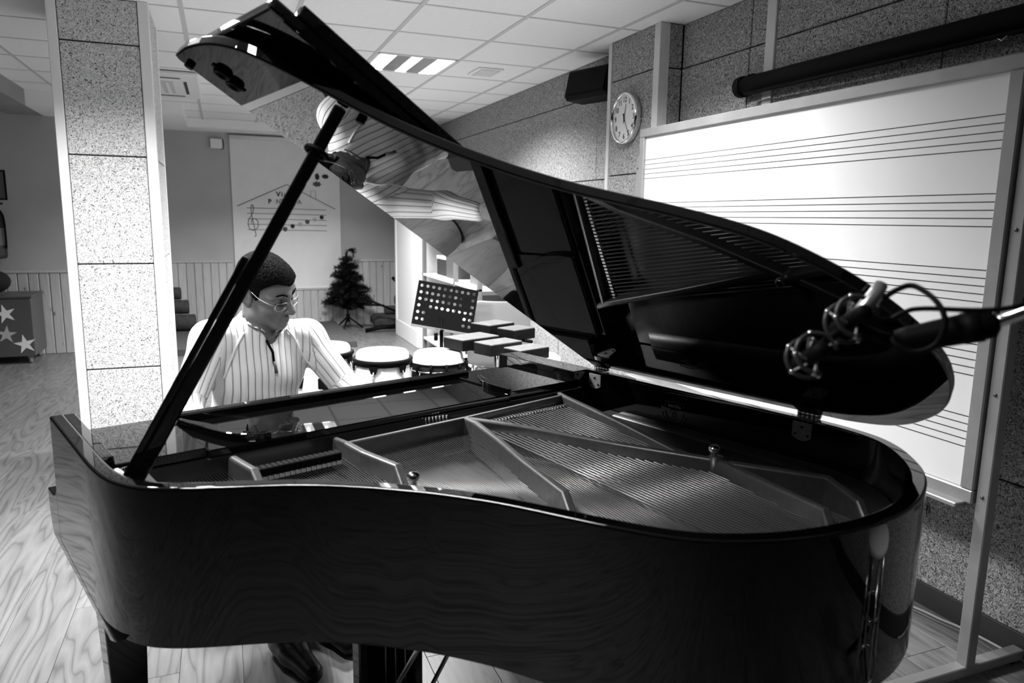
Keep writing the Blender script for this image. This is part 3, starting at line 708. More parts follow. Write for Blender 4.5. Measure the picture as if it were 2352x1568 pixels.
# wall speaker
sp = empty('wall_speaker', (2.40, 4.52, 2.33)); sp.rotation_euler = (math.radians(0), math.radians(14), math.radians(18)); tag(sp, 'black loudspeaker bracketed to the wall beside the clock pillar', 'loudspeaker')
poly = [(-0.16, -0.10), (-0.13, -0.13), (0.03, -0.085), (0.03, 0.085), (-0.13, 0.13), (-0.16, 0.10)]
mx_ = Matrix(((1, 0, 0, 0), (0, 0, 1, 0), (0, 1, 0, 0), (0, 0, 0, 1)))
MB().prism([(-0.13, -0.085), (-0.10, -0.105), (0.05, -0.075), (0.05, 0.075), (-0.10, 0.105), (-0.13, 0.085)], -0.19, 0.19, mx_).build('cabinet', 'matteblack', sp, bevel=0.006)
MB().prism([(-0.142, -0.070), (-0.132, -0.088), (-0.128, -0.088), (-0.128, 0.088), (-0.132, 0.088), (-0.142, 0.070)], -0.175, 0.175, mx_).build('grille', 'rubber', sp, bevel=0.004)
MB().tube([(0.05, 0, -0.02), (0.085, 0.0, -0.04)], 0.016, 10).build('bracket', 'matteblack', sp)
# rolled-up projection screen
ps_ = empty('projection_screen', (2.44, 1.75, 2.122)); tag(ps_, 'long black rolled-up projection screen housing above the whiteboard', 'projection screen')
MB().prism([(0.045 * math.cos(a), 0.045 * math.sin(a)) for a in np.linspace(0, 6.283, 25)[:-1]], -1.33, 1.33, Matrix(((1, 0, 0, 0), (0, 0, 1, 0), (0, 1, 0, 0), (0, 0, 0, 1))), True).build('housing', 'matteblack', ps_)
for sy in (-1, 1): MB().prism([(0.050 * math.cos(a), 0.050 * math.sin(a)) for a in np.linspace(0, 6.283, 25)[:-1]], sy * 1.345 - 0.02, sy * 1.345 + 0.02, Matrix(((1, 0, 0, 0), (0, 0, 1, 0), (0, 1, 0, 0), (0, 0, 0, 1))), True).build('end_cap', 'rubber', ps_)
MB().box((-0.046, -1.28, -0.052), (-0.026, 1.28, -0.040), 0.002).build('slat_bar', 'matteblack', ps_)
MB().tube([(-0.04, -0.02, -0.05), (-0.04, 0.0, -0.065), (-0.04, 0.02, -0.05)], 0.003, 6).build('pull_ring', 'steel', ps_)
for y in (-1.1, 1.28): MB().box((-0.01, y - 0.02, 0.02), (0.05, y + 0.02, 0.05)).build('wall_bracket', 'matteblack', ps_)
# panel board leaning further right (only its edge shows)
bo = MB().box((2.44, 1.10, 0.50), (2.468, 1.40, 1.80), 0.003).build('leaning_board', 'alu'); tag(bo, 'narrow grey board on the wall at the right picture edge', 'board')
# cables on the floor under the whiteboard
def cable(name, pts, r, m, label, n=8):
    o = MB().tube(spline(pts, n), r, 8).build(name, m); tag(o, label, 'cable'); return o
cable('cable', [(2.18, 2.55, 0.006), (2.30, 2.15, 0.006), (2.41, 1.86, 0.006), (2.435, 1.74, 0.006), (2.452, 1.68, 0.006), (2.462, 1.6, 0.006), (2.464, 1.5, 0.006), (2.462, 1.35, 0.006), (2.46, 1.0, 0.006)], 0.005, 'paperlight', 'pale cable lying along the baseboard, nearer the wall')
cable('cable', [(2.14, 2.5, 0.005), (2.27, 2.15, 0.005), (2.385, 1.86, 0.005), (2.408, 1.75, 0.005), (2.425, 1.67, 0.005), (2.432, 1.6, 0.005), (2.42, 1.5, 0.005)], 0.0035, 'papermid', 'thinner pale cable lying beside the cable at the baseboard')

# ================================================================== BACK WALL
# banner with the house, staff and fruit notes
bn = empty('wall_banner', (0.795, YB - 0.018, 0)); tag(bn, 'tall white banner with a drawn house roof, music staff and fruit notes', 'banner')
MB().box((-0.655, -0.002, 0.522), (0.675, 0.002, 2.40)).build('cloth', 'banner', bn)
MB().tube([(-0.66, -0.02, 2.415), (0.68, -0.02, 2.415)], 0.022, 12).build('roller', 'white', bn)
MB().box((-0.655, -0.008, 0.515), (0.675, 0.006, 0.535)).build('bottom_bar', 'white', bn)
def bx(x): return x - 0.795
def stroke(name, pts, r, m): return MB().tube([(bx(x), -0.004, z) for x, z in pts], r, 4, flat=0.4).build(name, m, bn)
stroke('roof_line', [(0.198, 1.572), (0.795, 1.850), (0.813, 1.850)], 0.009, 'ink'); stroke('roof_line', [(0.813, 1.850), (1.403, 1.556)], 0.008, 'ink')
stroke('chimney', [(1.095, 1.70), (1.10, 1.785), (1.155, 1.785), (1.165, 1.68)], 0.006, 'papermid')
for k in range(5): stroke('staff_line', [(0.309, 1.552 - k * 0.068), (0.8, 1.549 - k * 0.068), (1.288, 1.541 - k * 0.0675)], 0.0065, 'ink')
G1 = mat('clef_grey', 0.17, 0.8)
stroke('clef', spline([(0.385, 1.20), (0.40, 1.195), (0.405, 1.22), (0.385, 1.34), (0.37, 1.43), (0.36, 1.50), (0.362, 1.57), (0.376, 1.59), (0.388, 1.57), (0.384, 1.51), (0.36, 1.46), (0.335, 1.42), (0.318, 1.37), (0.325, 1.31), (0.36, 1.275), (0.40, 1.28), (0.43, 1.31), (0.44, 1.355), (0.425, 1.40), (0.39, 1.42), (0.362, 1.40), (0.36, 1.36)], 4), 0.011, G1)
def blob(name, x, z, rx, rz, m, lob=0, ph=0.0):
    pts = []
    for k in range(20):
        a = 2 * math.pi * k / 20; q = 1 + (0.22 * math.sin(lob * a + ph) if lob else 0.05 * math.sin(3 * a + ph)); pts.append((bx(x) + rx * q * math.cos(a), z + rz * q * math.sin(a)))
    return MB().prism(pts, 0.0, 0.006, Matrix(((1, 0, 0, 0), (0, 0, -1, -0.003), (0, 1, 0, 0), (0, 0, 0, 1)))).build(name, m, bn)
G2 = mat('note_mid', 0.09, 0.8); G3 = mat('note_dark', 0.022, 0.8); G4 = mat('note_light', 0.50, 0.8)
for (x, z, r, m) in ((0.670, 1.262, 0.026, G3), (0.763, 1.290, 0.030, G2), (0.858, 1.328, 0.027, G3), (0.952, 1.352, 0.028, G4), (1.045, 1.386, 0.029, G2), (1.137, 1.415, 0.026, G4), (1.228, 1.445, 0.026, G3)):
    blob('fruit_note', x, z, r, r, m)
for (x, z, rx, rz, m, ph) in ((1.185, 1.965, 0.028, 0.042, G3, 0), (1.288, 1.970, 0.042, 0.028, G3, 1), (1.180, 1.870, 0.052, 0.032, G2, 2)): blob('leaf', x, z, rx, rz, m, 7, ph)
def letters(s_, x, z, size, mats, step):
    for k, ch in enumerate(s_):
        if ch == ' ': continue
        t_ = text_mesh(ch, size, 0.001, 0.003); t_.materials.append(mats[k]); o = link('letter', t_, bn, (bx(x + k * step), -0.005, z)); o.rotation_euler = (math.pi / 2, 0, 0)
GF = mat('letter_faint', 0.42, 0.8)
letters('Viu', 0.695, 1.728, 0.085, [G3, G2, G2], 0.046)
letters('P NT', 0.588, 1.635, 0.078, [G3, GF, mat('letter_mid', 0.26, 0.8), mat('letter_mid2', 0.13, 0.8)], 0.053)
letters('LA A', 0.795, 1.635, 0.078, [G2, G2, GF, mat('letter_mid3', 0.26, 0.8)], 0.053)
# emergency light box beside the banner
em = empty('emergency_light', (-0.012, YB, 2.32)); tag(em, 'small white emergency light box high on the wall left of the banner', 'emergency light')
MB().box((-0.068, -0.06, -0.058), (0.068, 0, 0.058), 0.006).build('housing', 'white', em); MB().tube([(0.075, -0.01, 0.06), (0.085, -0.012, 0.0), (0.08, -0.012, -0.055), (0.05, -0.012, -0.066)], 0.006, 8).build('cord', 'greypaint', em)
# low carpeted stage
stg = MB().box((-0.95, 8.22, 0), (1.37, 9.93, 0.07), 0.004).build('stage_platform', 'carpet'); tag(stg, 'low dark carpeted platform in front of the back wall', 'platform')
# stacked dark bolsters on the platform behind the column
for k, (x, z, r, ln, y, lb) in enumerate(((-0.52, 0.17, 0.10, 0.36, 9.55, 'dark bolster lying lowest of the stack behind the column'), (-0.56, 0.357, 0.085, 0.30, 9.58, 'middle dark bolster of the stack behind the column'), (-0.60, 0.519, 0.075, 0.22, 9.6, 'topmost dark bolster of the stack behind the column'))):
    b_ = empty('bolster', (x, y, z)); tag(b_, lb, 'cushion', 'dark bolsters behind the column')
    MB().tube([(-ln / 2, 0, 0), (-ln / 2 + 0.015, 0, 0), (ln / 2 - 0.015, 0, 0), (ln / 2, 0, 0)], [r * 0.85, r, r, r * 0.85], 18).build('cover', 'foam', b_)
    MB().tube([(-ln / 2 + 0.015 , 0.0, 0), (-ln / 2 + 0.02, 0, 0)], r * 1.02, 18).build('piping', 'matteblack', b_)
# small artificial tree
tr = empty('christmas_tree', (1.50, 9.68, 0)); tag(tr, 'small bare artificial fir tree on a folding metal stand', 'tree')
MB().tube([(0, 0, 0.10), (0, 0, 0.6), (0.0, 0, 0.93), (0.01, 0, 1.0), (0.035, 0, 1.045), (0.07, 0, 1.04), (0.085, 0, 1.0)], [0.012, 0.01, 0.008, 0.006, 0.005, 0.004, 0.003], 8).build('trunk', 'needle', tr)
for (x, y) in ((-0.105, 0.19), (0.19, -0.03), (-0.09, -0.19)): MB().tube([(0, 0, 0.16), (x, y, 0.008)], 0.011, 8).build('stand_leg', 'matteblack', tr)
MB().cyl((0, 0, 0.09), (0, 0, 0.19), 0.024, 12).build('stand_socket', 'matteblack', tr)
rb = random.Random(11)
def branch_mesh(ln, seed):
    r_ = random.Random(seed); V = []; F = []
    for q in range(int(ln * 900)):
        t_ = r_.uniform(0.05, 1.0); c = np.array([ln * t_, 0, 0.10 * ln * math.sin(t_ * 3)]); a = r_.uniform(0, 6.283); l_ = r_.uniform(0.035, 0.065)
        dr = np.array([0.75, math.cos(a), math.sin(a)]); dr /= np.linalg.norm(dr); sd = np.cross(dr, [0.3, 0.5, 0.8]); sd = sd / np.linalg.norm(sd) * 0.0036
        i_ = len(V); V += [tuple(c + sd), tuple(c - sd), tuple(c + dr * l_)]; F.append((i_, i_ + 1, i_ + 2))
    mb = MB().add(V, F); mb.tube([(0, 0, 0), (ln * 0.5, 0, 0.09 * ln), (ln, 0, 0.01 * ln)], 0.003, 4); me = mb.mesh('branch'); me.materials.append(M['needle']); return me
bm_ = [branch_mesh(l_, 20 + k) for k, l_ in enumerate((0.13, 0.19, 0.25, 0.31))]
for k in range(104):
    f_ = k / 103; z = 0.24 + 0.70 * f_; rad = 0.33 * (1 - f_) ** 0.8 + 0.05; rad *= rb.uniform(0.8, 1.08)
    i_ = min(range(4), key=lambda q: abs((0.13, 0.19, 0.25, 0.31)[q] - rad)); o = link('branch', bm_[i_], tr, (0, 0, z))
    o.rotation_euler = (0, -rb.uniform(-0.15, 0.45), k * 2.39996 + rb.uniform(-0.3, 0.3)); s_ = rad / (0.13, 0.19, 0.25, 0.31)[i_]; o.scale = (s_,) * 3
for (x, z, ry) in ((0.0, 0.93, -1.45), (0.02, 1.02, -0.2), (0.03, 1.045, 0.5), (0.06, 1.04, 1.3)):
    o = link('branch', bm_[0], tr, (x, 0, z)); o.rotation_euler = (0, ry, 0); o.scale = (0.75,) * 3
# dark foam seat and folded keyboard stand beside the white cupboard
fs_ = empty('foam_seat', (2.03, 9.62, 0)); tag(fs_, 'dark low foam seat against the wall right of the tree', 'seat')
MB().box((-0.22, -0.22, 0.02), (0.26, 0.2, 0.18), 0.05).build('seat', 'foam', fs_); MB().tube([(-0.05, 0.0, 0.235), (-0.04, 0, 0.235), (0.28, 0, 0.235), (0.29, 0, 0.235)], [0.05, 0.06, 0.06, 0.05], 16).build('roll', 'foam', fs_)
MB().tube([(0.10, 0.06, 0.36), (0.11, 0.06, 0.36), (0.30, 0.06, 0.36)], [0.055, 0.07, 0.07], 16).build('roll', 'foam', fs_)
ks = empty('folding_stand', (2.03, 9.26, 0)); tag(ks, 'folded black metal stand leaning beside the foam seat', 'stand')
MB().tube([(-0.36, 0, 0.43), (0.16, 0.0, 0.20)], 0.014, 8).build('bar', 'matteblack', ks); MB().tube([(-0.38, 0.0, 0.36), (-0.13, 0, 0.34)], 0.013, 8).build('bar', 'matteblack', ks)
MB().tube([(-0.38, -0.02, 0.028), (0.16, -0.02, 0.10)], [0.026, 0.018], 10).build('bar', 'matteblack', ks); MB().tube([(-0.02, 0, 0.70), (0.12, 0.0, 0.56)], 0.022, 10).build('pad', 'matteblack', ks)
MB().tube([(0.10, 0, 0.02), (0.11, 0, 0.58)], 0.02, 8).build('bar', 'matteblack', ks)
# ---- left alcove: starred box on casters, dark bag, fire extinguisher, sign
sb = empty('star_box', (-2.32, 8.20, 0)); tag(sb, 'grey wheeled box with pale star cut-outs by the alcove wall', 'storage box')
MB().box((-0.55, 0, 0.075), (0.575, 0.50, 0.645), 0.006).build('body', 'greybox', sb); MB().box((-0.56, -0.01, 0.645), (0.585, 0.51, 0.665), 0.004).build('top', 'greybox', sb)
def star(x, z, r, m, rot):
    pts = []
    for k in range(10): a = math.radians(90 + 36 * k + rot); q = r if k % 2 == 0 else r * 0.36; pts.append((x + q * math.cos(a), z + q * math.sin(a)))
    MB().prism(pts, 0.0, 0.003, Matrix(((1, 0, 0, 0), (0, 0, -1, 0.0), (0, 1, 0, 0), (0, 0, 0, 1)))).build('star', m, sb)
star(0.355, 0.495, 0.095, 'banner', 14); star(0.35, 0.295, 0.09, 'paperlight', -6); star(0.495, 0.195, 0.098, 'banner', 10); star(0.05, 0.40, 0.09, 'banner', 20); star(-0.2, 0.25, 0.09, 'paperlight', 0)
for x in (-0.48, 0.52):
    for y in (0.06, 0.44): c_ = MB().cyl((x - 0.012, y, 0.034), (x + 0.012, y, 0.034), 0.034, 14).build('caster', 'alu', sb); MB().box((x - 0.02, y - 0.02, 0.05), (x + 0.02, y + 0.02, 0.078)).build('caster_fork', 'steel', c_)
bg = empty('bag', (-2.13, 8.42, 0.668)); tag(bg, 'dark rounded bag resting on the starred box', 'bag')
MB().sphere((0, 0, 0.12), 0.19, 18, 12, (1, 0.8, 0.64)).build('body', 'blackfelt', bg); MB().tube(spline([(-0.1, 0, 0.22), (-0.05, 0, 0.30), (0.05, 0, 0.30), (0.1, 0, 0.22)], 5), 0.012, 8).build('handle', 'matteblack', bg)
fe = empty('fire_extinguisher', (-2.085, 8.66, 1.0)); tag(fe, 'dark fire extinguisher hung on the alcove wall at the left edge', 'fire extinguisher')
MB().lathe([(0.0001, 0.0), (0.07, 0.0), (0.082, 0.015), (0.085, 0.05), (0.085, 0.40), (0.07, 0.44), (0.03, 0.465), (0.028, 0.49)], (0, 0, 0), 24).build('cylinder', 'red', fe)
MB().box((-0.02, -0.09, 0.49), (0.02, 0.03, 0.515), 0.004).build('valve', 'matteblack', fe); MB().tube([(0, -0.02, 0.515), (0.03, -0.05, 0.55), (0.10, -0.09, 0.535)], 0.009, 8).build('lever', 'matteblack', fe)
MB().tube(spline([(0.03, -0.02, 0.50), (0.085, -0.05, 0.42), (0.095, -0.06, 0.25), (0.09, -0.05, 0.10)], 5), 0.010, 8).build('hose', 'rubber', fe)
lbm = []
mbx = MB(); 
for k in range(9):
    a0 = math.radians(-110 + 12 * k); a1 = a0 + math.radians(12); mbx.add([(0.0857 * math.cos(a0), 0.0857 * math.sin(a0), 0.13), (0.0857 * math.cos(a1), 0.0857 * math.sin(a1), 0.13), (0.0857 * math.cos(a1), 0.0857 * math.sin(a1), 0.30), (0.0857 * math.cos(a0), 0.0857 * math.sin(a0), 0.30)], [(0, 1, 2, 3)])
mbx.build('label_band', 'papermid', fe); MB().box((-0.03, 0.07, 0.30), (0.03, 0.09, 0.36)).build('wall_hook', 'steel', fe)
sg = empty('wall_sign', (-2.09, YBL - 0.004, 1.72)); tag(sg, 'small framed dark sign above the fire extinguisher', 'sign')
MB().box((-0.11, -0.008, -0.14), (0.11, 0.004, 0.14), 0.002).build('plate', 'greypaint', sg)
for lo, hi in (((-0.115, -0.012, -0.145), (0.115, -0.004, -0.13)), ((-0.115, -0.012, 0.13), (0.115, -0.004, 0.145)), ((0.10, -0.012, -0.145), (0.115, -0.004, 0.145)), ((-0.115, -0.012, -0.145), (-0.10, -0.004, 0.145))): MB().box(lo, hi).build('frame', 'matteblack', sg)

# ================================================================== RIGHT BACK: cupboard, shelves, stands, drums
cb = empty('white_cupboard', (2.0, 8.5, 0)); tag(cb, 'tall white cupboard with inset door panel along the right wall', 'cupboard')
cb.rotation_euler = (0, 0, 0)
MB().box((0.03, -0.56, 0.0), (0.46, 0.56, 2.1)).build('carcass', 'white', cb)
MB().box((0.0, -0.555, 0.0), (0.03, 0.555, 0.20), 0.004).build('plinth', 'white', cb)
MB().box((0.0, -0.555, 0.203), (0.03, -0.50, 2.10), 0.003).build('stile', 'white', cb); MB().box((0.0, 0.50, 0.203), (0.03, 0.555, 2.10), 0.003).build('stile', 'white', cb)
MB().box((0.012, -0.498, 0.205), (0.03, 0.498, 2.10), 0.003).build('door_panel', 'white', cb)
sh = empty('shelf_unit', (2.27, 6.95, 0)); tag(sh, 'open wooden shelf unit with pale boards beside the white cupboard', 'shelf')
for y in (-0.95, -0.25, 0.93):
    for x in (-0.2, 0.2): MB().box((x - 0.02, y - 0.02, 0), (x + 0.02, y + 0.02, 1.62), 0.003).build('post', 'midwood', sh)
for z in (0.12, 0.52, 0.83, 1.25): MB().box((-0.22, -0.97, z), (0.22, 0.95, z + 0.025), 0.003).build('shelf_board', 'trim', sh)
MB().box((0.2, -0.97, 0.1), (0.215, 0.95, 1.62)).build('back_panel', 'wall', sh)
bxm = [('paperdark', (0.16, 0.34, 0.20)), ('greypaint', (0.2, 0.3, 0.26)), ('midwood', (0.18, 0.28, 0.22)), ('papermid', (0.2, 0.22, 0.16))]
boxspec = [(0.858, 0.60, 0, 'dark framed picture box standing at the far end of the upper shelf'), (0.858, 0.20, 1, 'grey glass-fronted box in the middle of the upper shelf'), (0.858, -0.55, 2, 'wooden box at the near end of the upper shelf'),
           (0.548, 0.55, 3, 'mid-grey carton at the far end of the middle shelf'), (0.548, 0.05, 0, 'dark carton in the middle of the middle shelf'), (0.548, -0.6, 1, 'grey carton at the near end of the middle shelf'), (0.148, 0.4, 2, 'wooden crate far along the lowest shelf'), (0.148, -0.4, 0, 'dark crate near end of the lowest shelf')]
for z, y, k, lb in boxspec:
    m_, (a, b, c) = bxm[k]; o = empty('shelf_box', (2.25, 6.95 + y, z - 0.003)); tag(o, lb, 'box', 'boxes on the shelf unit')
    MB().box((-a / 2, -b / 2, 0), (a / 2, b / 2, c), 0.005).build('body', m_, o); MB().box((-a / 2 - 0.004, -b / 2 - 0.004, c - 0.03), (a / 2 + 0.004, b / 2 + 0.004, c + 0.006), 0.003).build('lid', 'paperlight' if k % 2 else 'white', o)
# perforated music stand
ms = empty('music_stand', (1.27, 4.42, 0), math.radians(-16)); tag(ms, 'black perforated music stand behind the drums', 'music stand')
dk = empty('desk', (0, 0, 0.755)); dk.parent = ms; dk.rotation_euler = (math.radians(-20), math.radians(10), 0)
W_, Hh = 0.39, 0.30
def holed(nx, ny, x0, x1, z0, z1, r):
    mb = MB(); cw, ch = (x1 - x0) / nx, (z1 - z0) / ny; K = 12
    for i in range(nx):
        for j in range(ny):
            cx, cz = x0 + (i + 0.5) * cw, z0 + (j + 0.5) * ch; solid = (1 < i < nx - 2 and j < 2) or (i in (1,) and j == 2)
            outer = []
            for k in range(K):
                a = 2 * math.pi * k / K; dx, dz = math.cos(a), math.sin(a); s_ = min((cw / 2) / abs(dx) if abs(dx) > 1e-6 else 9, (ch / 2) / abs(dz) if abs(dz) > 1e-6 else 9); outer.append((cx + dx * s_, 0, cz + dz * s_))
            rr2 = 0.0 if solid else r
            corners = {1: (1, 1), 4: (-1, 1), 7: (-1, -1), 10: (1, -1)}
            if solid: mb.add([(cx - cw / 2, 0, cz - ch / 2), (cx + cw / 2, 0, cz - ch / 2), (cx + cw / 2, 0, cz + ch / 2), (cx - cw / 2, 0, cz + ch / 2)], [(0, 1, 2, 3)]); continue
            V = [(cx + r * math.cos(2 * math.pi * k / K), 0, cz + r * math.sin(2 * math.pi * k / K)) for k in range(K)] + outer; F = []
            for k in range(K): k2 = (k + 1) % K; F.append((k, K + k, K + k2, k2))
            for k, (sx, sz) in corners.items():
                i_ = len(V); V.append((cx + sx * cw / 2, 0, cz + sz * ch / 2)); F.append((K + k, i_, K + k + 1))
            mb.add(V, F)
    return mb
hm = holed(10, 6, -W_ / 2 + 0.008, W_ / 2 - 0.008, 0.03, Hh - 0.008, 0.0105)
for lo, hi in (((-W_ / 2, -0.001, 0), (W_ / 2, 0.001, 0.03)), ((-W_ / 2, -0.001, Hh - 0.008), (W_ / 2, 0.001, Hh)), ((-W_ / 2, -0.001, 0.03), (-W_ / 2 + 0.008, 0.001, Hh - 0.008)), ((W_ / 2 - 0.008, -0.001, 0.03), (W_ / 2, 0.001, Hh - 0.008))): hm.box(lo, hi)
hd = hm.build('perforated_plate', 'matteblack', dk); so = hd.modifiers.new('s', 'SOLIDIFY'); so.thickness = 0.0015
MB().box((-W_ / 2, -0.055, -0.004), (W_ / 2, 0.002, 0.0)).build('ledge', 'steel', dk)
MB().tube([(0, 0.02, 0.02), (0, 0.02, 0.83)], 0.012, 10).build('shaft', 'matteblack', ms); MB().tube([(0, 0.02, 0.02), (0, 0.02, 0.45)], 0.017, 10).build('outer_shaft', 'matteblack', ms)
MB().lathe([(0.0001, -0.012), (0.026, -0.012), (0.026, 0.012), (0.0001, 0.012)], (0, 0, 0), 8, Matrix.Translation((-0.035, 0.0, 0.715)) @ Matrix.Rotation(math.pi / 2, 4, 'Y')).build('knob', 'matteblack', ms)
for k in range(3): a = 2.1 * k + 0.4; MB().tube([(0, 0.02, 0.28), (0.26 * math.cos(a), 0.02 + 0.26 * math.sin(a), 0.012)], 0.009, 8).build('leg', 'matteblack', ms)
# shell chairs
def shell_chair(x, y, rz, label):
    r = empty('shell_chair', (x, y, 0), rz); tag(r, label, 'chair', 'moulded shell chairs')
    V = []; F = []; nu, nv = 13, 18
    for j in range(nv):
        t_ = j / (nv - 1)
        for i in range(nu):
            u = i / (nu - 1) * 2 - 1; wd = 0.23 * (1 - 0.10 * t_) * (1 - 0.25 * max(0, (t_ - 0.82) / 0.18) ** 2) * (1 - 0.2 * max(0, (0.12 - t_) / 0.12) ** 2)
            if t_ < 0.5: s_ = t_ / 0.5; yy = -0.22 + 0.40 * s_; zz = 0.45 - 0.012 * math.sin(math.pi * s_) + 0.03 * u * u
            else: s_ = (t_ - 0.5) / 0.5; yy = 0.18 + 0.09 * s_ - 0.05 * u * u; zz = 0.45 + 0.47 * s_ + 0.03 * u * u * (1 - s_)
            bl = 1 / (1 + math.exp(-(t_ - 0.5) * 40)); V.append((wd * u, yy, zz))
        
    for j in range(nv - 1):
        for i in range(nu - 1): F.append((j * nu + i, j * nu + i + 1, (j + 1) * nu + i + 1, (j + 1) * nu + i))
    o = MB().add(V, F, True).build('shell', 'plastic', r); s = o.modifiers.new('s', 'SOLIDIFY'); s.thickness = 0.007; q = o.modifiers.new('u', 'SUBSURF'); q.levels = 1; q.render_levels = 1
    for sx in (-1, 1):
        for sy, y1 in ((-0.15, -0.22), (0.12, 0.20)): MB().tube([(sx * 0.15, sy, 0.44), (sx * 0.21, y1, 0.0)], 0.011, 8).build('leg', 'chrome', r)
    MB().tube([(-0.16, -0.15, 0.432), (0.16, -0.15, 0.432)], 0.010, 8).build('crossbar', 'chrome', r); MB().tube([(-0.16, 0.12, 0.432), (0.16, 0.12, 0.432)], 0.010, 8).build('crossbar', 'chrome', r)
shell_chair(1.78, 4.78, math.radians(165), 'pale plastic shell chair behind the music stand and wooden blocks')
# white stool-like drum seen behind the bass arm
dr = empty('hand_drum', (1.53, 3.52, 0)); tag(dr, 'low white-headed drum just behind the bass end of the piano', 'drum')
MB().lathe([(0.10, 0.02), (0.105, 0.10), (0.125, 0.45), (0.135, 0.70)], (0, 0, 0), 28).build('shell', 'darkwood', dr)
MB().lathe([(0.137, 0.70), (0.137, 0.735), (0.12, 0.745), (0.0001, 0.747)], (0, 0, 0), 28).build('drumhead', 'skinhead', dr)
MB().lathe([(0.137, 0.665), (0.142, 0.67), (0.142, 0.69), (0.137, 0.695)], (0, 0, 0), 28).build('hoop', 'steel', dr)
# conga drums
def conga(x, y, h, r, label, m, rot=0.0, simple=False):
    c = empty('conga_drum', (x, y, 0), rot); tag(c, label, 'drum', 'conga drums by the piano')
    MB().lathe([(r * 0.72, 0.02), (r * 0.80, 0.06), (r * 1.0, h * 0.35), (r * 1.16, h * 0.62), (r * 1.12, h * 0.80), (r * 0.99, h - 0.05)], (0, 0, 0), 36).build('shell', m, c)
    MB().lathe([(r * 0.99, h - 0.055), (r * 1.03, h - 0.04), (r * 1.0, h - 0.012), (r * 0.93, h - 0.001), (0.0001, h)], (0, 0, 0), 36).build('drumhead', 'skinhead', c)
    MB().tube([(r * 1.09 * math.cos(a), r * 1.09 * math.sin(a), h - 0.045) for a in np.linspace(0, 6.283, 37)[:-1]], 0.011, 8, closed=True).build('hoop', 'matteblack', c)
    mb = MB().lathe([(r * 1.03, h - 0.04), (r * 1.10, h - 0.05), (r * 1.10, h - 0.068), (r * 1.04, h - 0.062)], (0, 0, 0), 36); mb.build('hoop_band', 'matteblack', c)
    for k in range(6):
        a = k * math.pi / 3 + 0.2; d_ = Vector((math.cos(a), math.sin(a), 0)); s_ = Vector((-math.sin(a), math.cos(a), 0)); q = r * 1.10
        p0 = d_ * (r * 1.115) + Vector((0, 0, h - 0.05)); 
        def quad(nm, zt, zb, wt, wb_, off, th, m_):
            V = [tuple(d_ * (off + e) + s_ * (sg_ * w_) + Vector((0, 0, z))) for e in (0, th) for (z, w_) in ((zt, wt), (zb, wb_)) for sg_ in (-1, 1)]
            MB().add(V, [(0, 1, 3, 2), (4, 6, 7, 5), (0, 4, 5, 1), (2, 3, 7, 6), (0, 2, 6, 4), (1, 5, 7, 3)]).build(nm, m_, c)
        quad('hoop_ear', h - 0.06, h - 0.098, 0.024, 0.012, r * 1.09, 0.008, 'matteblack')
        MB().tube([tuple(d_ * (r * 1.13) + Vector((0, 0, h - 0.088))), tuple(d_ * (r * 1.155) + Vector((0, 0, h - 0.20)))], 0.0042, 8).build('tension_rod', 'chrome', c)
        quad('lug_plate', h - 0.165, h - 0.225, 0.030, 0.016, r * 1.12, 0.012, 'matteblack')
    MB().box((-0.018, -0.006, -0.03), (0.018, 0.006, 0.03), 0.004, Matrix.Translation((r * 1.12 * math.cos(-2.05), r * 1.12 * math.sin(-2.05), h - 0.19)) @ Matrix.Rotation(-2.05 + math.pi / 2, 4, 'Z')).build('badge_plate', 'matteblack', c)
    return c
conga(0.752, 3.73, 0.775, 0.135, 'pale wooden conga drum with badge plate, foremost beside the pianist', 'congawood', rot=-0.19)
conga(0.50, 4.06, 0.765, 0.135, 'pale wooden conga drum half hidden behind the pianist shoulder', 'congawood', rot=0.2)
# dark djembe
dj = empty('djembe_drum', (1.085, 3.84, 0)); tag(dj, 'dark djembe drum with steel hoops right of the conga drums', 'drum')
MB().lathe([(0.10, 0.0), (0.085, 0.15), (0.08, 0.25), (0.10, 0.36), (0.145, 0.52), (0.155, 0.60), (0.148, 0.66)], (0, 0, 0), 32).build('shell', 'darkwood', dj)
MB().lathe([(0.150, 0.655), (0.146, 0.675), (0.138, 0.70), (0.134, 0.722), (0.12, 0.732), (0.0001, 0.734)], (0, 0, 0), 32).build('drumhead', 'skinhead', dj)
MB().lathe([(0.150, 0.675), (0.152, 0.66), (0.152, 0.645), (0.149, 0.64)], (0, 0, 0), 32).build('skirt', 'blackfelt', dj)
for z, r_ in ((0.678, 0.155), (0.642, 0.160)): MB().tube([(r_ * math.cos(a), r_ * math.sin(a), z) for a in np.linspace(0, 6.283, 37)[:-1]], 0.0045, 8, closed=True).build('hoop', 'chrome' if z < 0.66 else 'matteblack', dj)
for k in range(12):
    a = k * math.pi / 6; MB().tube([(0.162 * math.cos(a), 0.162 * math.sin(a), 0.685), (0.163 * math.cos(a), 0.163 * math.sin(a), 0.63)], 0.0075, 6).build('clip', 'matteblack', dj)
    MB().tube([(0.160 * math.cos(a + 0.1), 0.160 * math.sin(a + 0.1), 0.64), (0.163 * math.cos(a + 0.1), 0.163 * math.sin(a + 0.1), 0.55), (0.10 * math.cos(a), 0.10 * math.sin(a), 0.33)], 0.004, 6).build('tension_rod', 'chrome', dj)
